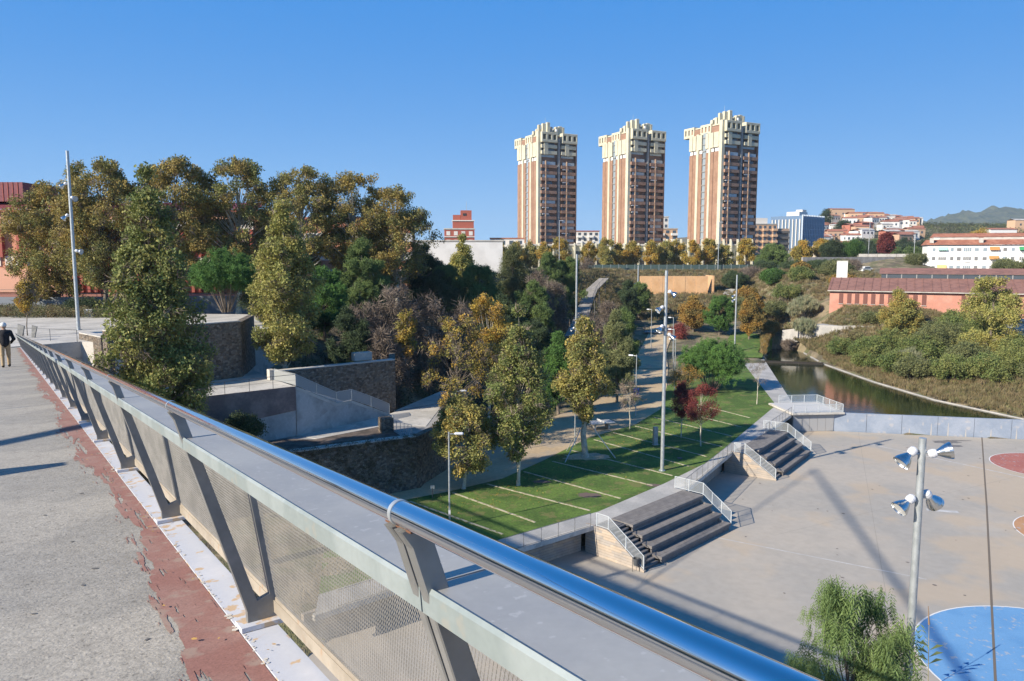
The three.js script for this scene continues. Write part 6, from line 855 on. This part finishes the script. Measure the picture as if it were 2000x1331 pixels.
// ------------------------------------------------------------------ ground cover
{
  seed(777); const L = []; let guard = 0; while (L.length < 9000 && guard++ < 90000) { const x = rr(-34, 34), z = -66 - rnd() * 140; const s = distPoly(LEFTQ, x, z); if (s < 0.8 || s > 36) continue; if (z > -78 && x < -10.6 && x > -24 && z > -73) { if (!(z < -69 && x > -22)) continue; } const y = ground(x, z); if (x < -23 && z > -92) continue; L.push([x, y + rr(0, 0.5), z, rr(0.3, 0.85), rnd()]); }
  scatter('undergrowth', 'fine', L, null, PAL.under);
  const D = []; guard = 0; while (D.length < 11000 && guard++ < 90000) { const x = rr(52, 92), z = -76 - rnd() * 72, s = -distPoly(RIGHTQ, x, z); if (s < 0.5 || s > 24 || inside(POND, x, z)) continue; D.push([x, ground(x, z) + rr(-0.05, 0.15), z, rr(0.3, 0.75), rnd(), 1.1]); }
  scatter('dry_grass', 'blade', D, null, PAL.dry, 1);
  const E = []; guard = 0; while (E.length < 9000 && guard++ < 90000) { const x = rr(14, 92), z = -136 - rnd() * 92; const sl = distPoly(LEFTQ, x, z); if (z > -165 && sl < 12 && x < 52) continue; if (x > 62 && z > -160) continue; if (Math.abs(x - 44) < 10 && z < -194 && z > -199) continue; E.push([x, ground(x, z) + rr(-0.1, 0.2), z, rr(0.4, 1.1), rnd(), 0.9]); }
  scatter('dry_scrub', 'blade', E, null, PAL.dry, 0);
  const B = []; for (let i = 0; i < 5200; i++) { const x = rr(-100, -44), z = rr(-95.5, -85.5); if (z > -86 + (x + 44) * 0.03) continue; B.push([x, 13.1 + rr(0, 0.9), z, rr(0.28, 0.55), rnd()]); }
  scatter('flower_bed', 'fine', B, null, [...PAL.olive, ...PAL.dry.slice(0, 2), [0.16, 0.09, 0.05]]);
  const I = []; for (let i = 0; i < 3600; i++) { const t = rnd(), a = t < 0.75 ? [-34 + 18.8 * t / 0.75, -42.2 - 10.4 * t / 0.75] : [-15.2 + 7.6 * (t - 0.75) / 0.25, -52.6 - 4.3 * (t - 0.75) / 0.25]; const down = rnd() ** 1.6 * 3.6; I.push([a[0] + rr(-0.2, 0.35), 6.2 - down, a[1] + rr(-0.35, 0.25) + 0.1, rr(0.12, 0.28), rnd()]); }
  scatter('wall_ivy', 'fine', I, null, [[0.06, 0.05, 0.025], [0.1, 0.08, 0.04], [0.07, 0.08, 0.03], [0.16, 0.13, 0.05]]);
  const F = []; for (let i = 0; i < 900; i++) { const t = rnd(), x = -6 + t * 26 + rr(-3, 3), z = -50 - t * 30 + rr(-5, 5); if (!inside([...PATH_L, [22, -104], ...LAWN_L.slice().reverse()], x, z)) continue; F.push([x, 2.03, z, rr(0.05, 0.1), rnd(), 0.2]); }
  scatter('fallen_leaves', 'leaf', F, null, [...PAL.yellow, [0.4, 0.34, 0.2]]);
  const W = []; guard = 0; while (W.length < 5200 && guard++ < 60000) { const z = -300 - rnd() * 520, x = -z * rr(0.38, 0.78); const n = gn(x / 90, z / 90); if (n < 0.5 && z < -560) continue; if (n < 0.42 || (z < -440 && -x / z < 0.55 && rnd() < 0.85)) continue; W.push([x, ground(x, z) + rr(0, 2), z, rr(1.6, 3.4), rnd()]); }
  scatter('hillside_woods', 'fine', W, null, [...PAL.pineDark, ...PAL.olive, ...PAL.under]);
  const R = []; for (let i = 0; i < 700; i++) { const z = -134 - rnd() * 16, x = 46.5 + (-134 - z) * 0.32 + rr(-0.8, 1.4); R.push([x, ground(x, z) + 0.05, z, rr(0.5, 1.0), rnd(), 1.3]); }
  scatter('pond_reeds', 'blade', R, null, [...PAL.dry, ...PAL.gold]);
}
// ------------------------------------------------------------------ people
// bones: [ax,ay,az, bx,by,bz, r0, r1, tone]; one smooth surface, coloured by the nearest bone
function bodyGeo(bones, res, k = 0.035) {
  const S = 1.05, mc = new MarchingCubes(res, new THREE.MeshBasicMaterial(), false, false, 120000); mc.isolation = 0;
  const size = mc.size, half = size / 2;
  const dist = (b, x, y, z) => { const dx = b[3] - b[0], dy = b[4] - b[1], dz = b[5] - b[2], l2 = dx * dx + dy * dy + dz * dz, t = clamp(((x - b[0]) * dx + (y - b[1]) * dy + (z - b[2]) * dz) / (l2 || 1), 0, 1); return Math.hypot(x - b[0] - dx * t, (y - b[1] - dy * t), z - b[2] - dz * t) - (b[6] + (b[7] - b[6]) * t); };
  for (let i = 0; i < size; i++) for (let j = 0; j < size; j++) for (let l = 0; l < size; l++) { const x = (i - half) / half * S, y = (j - half) / half * S + 0.9, z = (l - half) / half * S; let d = 9; for (const b of bones) { const q = dist(b, x, y, z); const h = clamp(0.5 + 0.5 * (d - q) / k, 0, 1); d = d * (1 - h) + q * h - k * h * (1 - h); } mc.field[i + j * size + l * size * size] = -d; }
  mc.update(); const n = mc.count ?? mc.geometry.drawRange.count; const pos = new Float32Array(n * 3), cl = new Float32Array(n * 3), nr = new Float32Array(n * 3);
  for (let v = 0; v < n; v++) { const x = mc.positionArray[v * 3] * S, y = mc.positionArray[v * 3 + 1] * S + 0.9, z = mc.positionArray[v * 3 + 2] * S; pos.set([x, y, z], v * 3); nr.set([mc.normalArray[v * 3], mc.normalArray[v * 3 + 1], mc.normalArray[v * 3 + 2]], v * 3); let bd = 9, bt = [1, 1, 1]; for (const b of bones) { const q = dist(b, x, y, z); if (q < bd) { bd = q; bt = b[8]; } } cl.set(bt, v * 3); }
  const g = new THREE.BufferGeometry(); g.setAttribute('position', new THREE.BufferAttribute(pos, 3)); g.setAttribute('normal', new THREE.BufferAttribute(nr, 3)); g.setAttribute('color', new THREE.BufferAttribute(cl, 3)); g.computeVertexNormals(); return g;
}
const skin = [0.42, 0.26, 0.18];
function pose(top, legs, shoe, hair, o = {}) { // facing -z
  const L = o.stride ?? 0.1, a = o.arm ?? 'pocket', b = [];
  b.push([0, 1.0, 0, 0, 1.28, 0.01, 0.16, 0.175, top], [-0.12, 1.33, 0, 0.12, 1.33, 0, 0.115, 0.115, top], [0, 0.94, 0, 0, 1.02, 0, 0.165, 0.165, top], [0, 1.4, 0, 0, 1.5, -0.03, 0.065, 0.055, skin], [0, 1.58, -0.03, 0, 1.64, -0.035, 0.088, 0.092, skin], [0, 1.55, -0.085, 0, 1.57, -0.09, 0.04, 0.04, skin]);
  for (const s of [-1, 1]) { const z = s * L; b.push([s * 0.09, 0.92, 0, s * 0.1, 0.5, -z * 0.55, 0.098, 0.07, legs], [s * 0.1, 0.5, -z * 0.55, s * 0.1, 0.1, -z * 0.8 + (z < 0 ? 0.05 : 0), 0.068, 0.055, legs], [s * 0.1, 0.05, -z * 0.8 + 0.06, s * 0.11, 0.045, -z * 0.8 - 0.13, 0.048, 0.04, shoe]); }
  for (const s of [-1, 1]) {
    const up = a === 'raise' && s > 0; const e = up ? [s * 0.3, 1.5, -0.12] : [s * 0.3, 1.08, 0.04], w = up ? [s * 0.2, 1.75, -0.2] : a === 'pocket' ? [s * 0.2, 0.92, -0.12] : [s * 0.3, 0.84, -0.06];
    b.push([s * 0.2, 1.36, 0, ...e, 0.07, 0.058, top], [...e, ...w, 0.056, 0.045, top]);
    if (a !== 'pocket') { const d = up ? 1 : -1; b.push([...w, w[0], w[1] + 0.08 * d, w[2], 0.038, 0.034, skin]); for (let f = 0; f < 4; f++) b.push([w[0] + (f - 1.5) * 0.018, w[1] + 0.09 * d, w[2], w[0] + (f - 1.5) * 0.02, w[1] + (0.15 - Math.abs(f - 1.3) * 0.01) * d, w[2] - 0.02, 0.0095, 0.008, skin]); b.push([w[0] - s * 0.03, w[1] + 0.04 * d, w[2], w[0] - s * 0.055, w[1] + 0.09 * d, w[2] - 0.015, 0.011, 0.009, skin]); }
  }
  return b;
}
function person(label, pos, turn, scale, top, legs, hairCol, o = {}, group) {
  const t = thing('person', label, 'person', pos, turn, group); t.scale.setScalar(scale);
  mesh('body', bodyGeo(pose(top, legs, [0.03, 0.025, 0.02], hairCol, o), o.res ?? 56), mat({ color: 0xffffff, vertexColors: true, roughness: 0.9 }), t);
  const hg = new THREE.SphereGeometry(0.104, 18, 14, 0, 6.3, 0, 1.75); hg.rotateX(0.38); hg.scale(1, 1.06, 1.1); hg.translate(0, 1.63, -0.018); const hp = hg.attributes.position; seed(31); for (let i = 0; i < hp.count; i++) { const k = 1 + rr(-0.02, 0.03); hp.setXYZ(i, hp.getX(i) * k, 1.63 + (hp.getY(i) - 1.63) * k, hp.getZ(i) * k); } hg.computeVertexNormals(); mesh('hair', hg, mat({ color: lin(...hairCol), roughness: 0.9 }), t);
  const face = []; for (const s of [-1, 1]) { const e = new THREE.SphereGeometry(0.012, 8, 6); e.translate(s * 0.032, 1.625, -0.122); face.push(e); } mesh('eyes', face, M.blackish, t);
  const nose = new THREE.ConeGeometry(0.014, 0.04, 6); nose.rotateX(-0.5); nose.translate(0, 1.595, -0.132); const ears = []; for (const s of [-1, 1]) { const e = new THREE.SphereGeometry(0.024, 8, 6); e.scale(0.5, 1.2, 0.8); e.translate(s * 0.094, 1.605, -0.02); ears.push(e); } mesh('nose', nose, paint(...skin), t); mesh('ears', ears, paint(...skin), t); const mo = new THREE.BoxGeometry(0.04, 0.008, 0.01); mo.translate(0, 1.562, -0.128); mesh('mouth', mo, paint(0.3, 0.1, 0.09), t);
  return t;
}
{
  const T = 34.6, q = V(0, 18.5, 0).addScaledVector(BD, T).addScaledVector(BL, -0.06); const heading = Math.atan2(-BD.x, -BD.z);
  person('person with white hair, black jacket and beige trousers walking away on the footbridge', [q.x, q.y + 0.005, q.z], heading, 1.0, [0.012, 0.012, 0.016], [0.42, 0.3, 0.17], [0.62, 0.62, 0.6], { stride: 0.09, res: 84 });
  const kids = [[-66.4, -100.4, [0.03, 0.05, 0.05], 'pocket', 'person in dark green clothes at the far left of the school yard'], [-62.6, -100.8, [0.02, 0.02, 0.025], 'hang', 'person in black on the left of the yellow sapling, left one'], [-61.4, -101.2, [0.03, 0.025, 0.03], 'hang', 'person in black on the left of the yellow sapling, right one'], [-56.6, -102.6, [0.55, 0.03, 0.12], 'hang', 'person in a bright pink jacket in the school yard'], [-54.2, -102.2, [0.03, 0.03, 0.035], 'raise', 'person in black lifting an orange ball in the school yard'], [-52.4, -102.8, [0.5, 0.025, 0.02], 'pocket', 'person in a red jacket in the school yard'], [-51.5, -103.4, [0.03, 0.03, 0.03], 'hang', 'person in black right behind the red jacket'], [-48.0, -103.8, [0.025, 0.025, 0.03], 'hang', 'person in black right of the plaza mast, left of two'], [-47.0, -104.0, [0.03, 0.03, 0.035], 'pocket', 'person in black right of the plaza mast, right of two']];
  kids.forEach(([x, z, c, arm, lab], i) => person(lab, [x, 14.71, z], i * 1.3, 0.9, c, [0.03, 0.03, 0.04], [0.03, 0.02, 0.015], { arm, stride: 0.05 + (i % 3) * 0.05, res: 40 }, 'people in the school yard'));
  single('basketball', (() => { const g = new THREE.SphereGeometry(0.13, 20, 14); g.translate(-54.2 + 0.05, 14.71 + 1.74, -102.3); return g; })(), paint(0.6, 0.2, 0.05, 0.8), 'orange ball held up in the school yard', 'ball');
}
renderer.render(scene, camera);
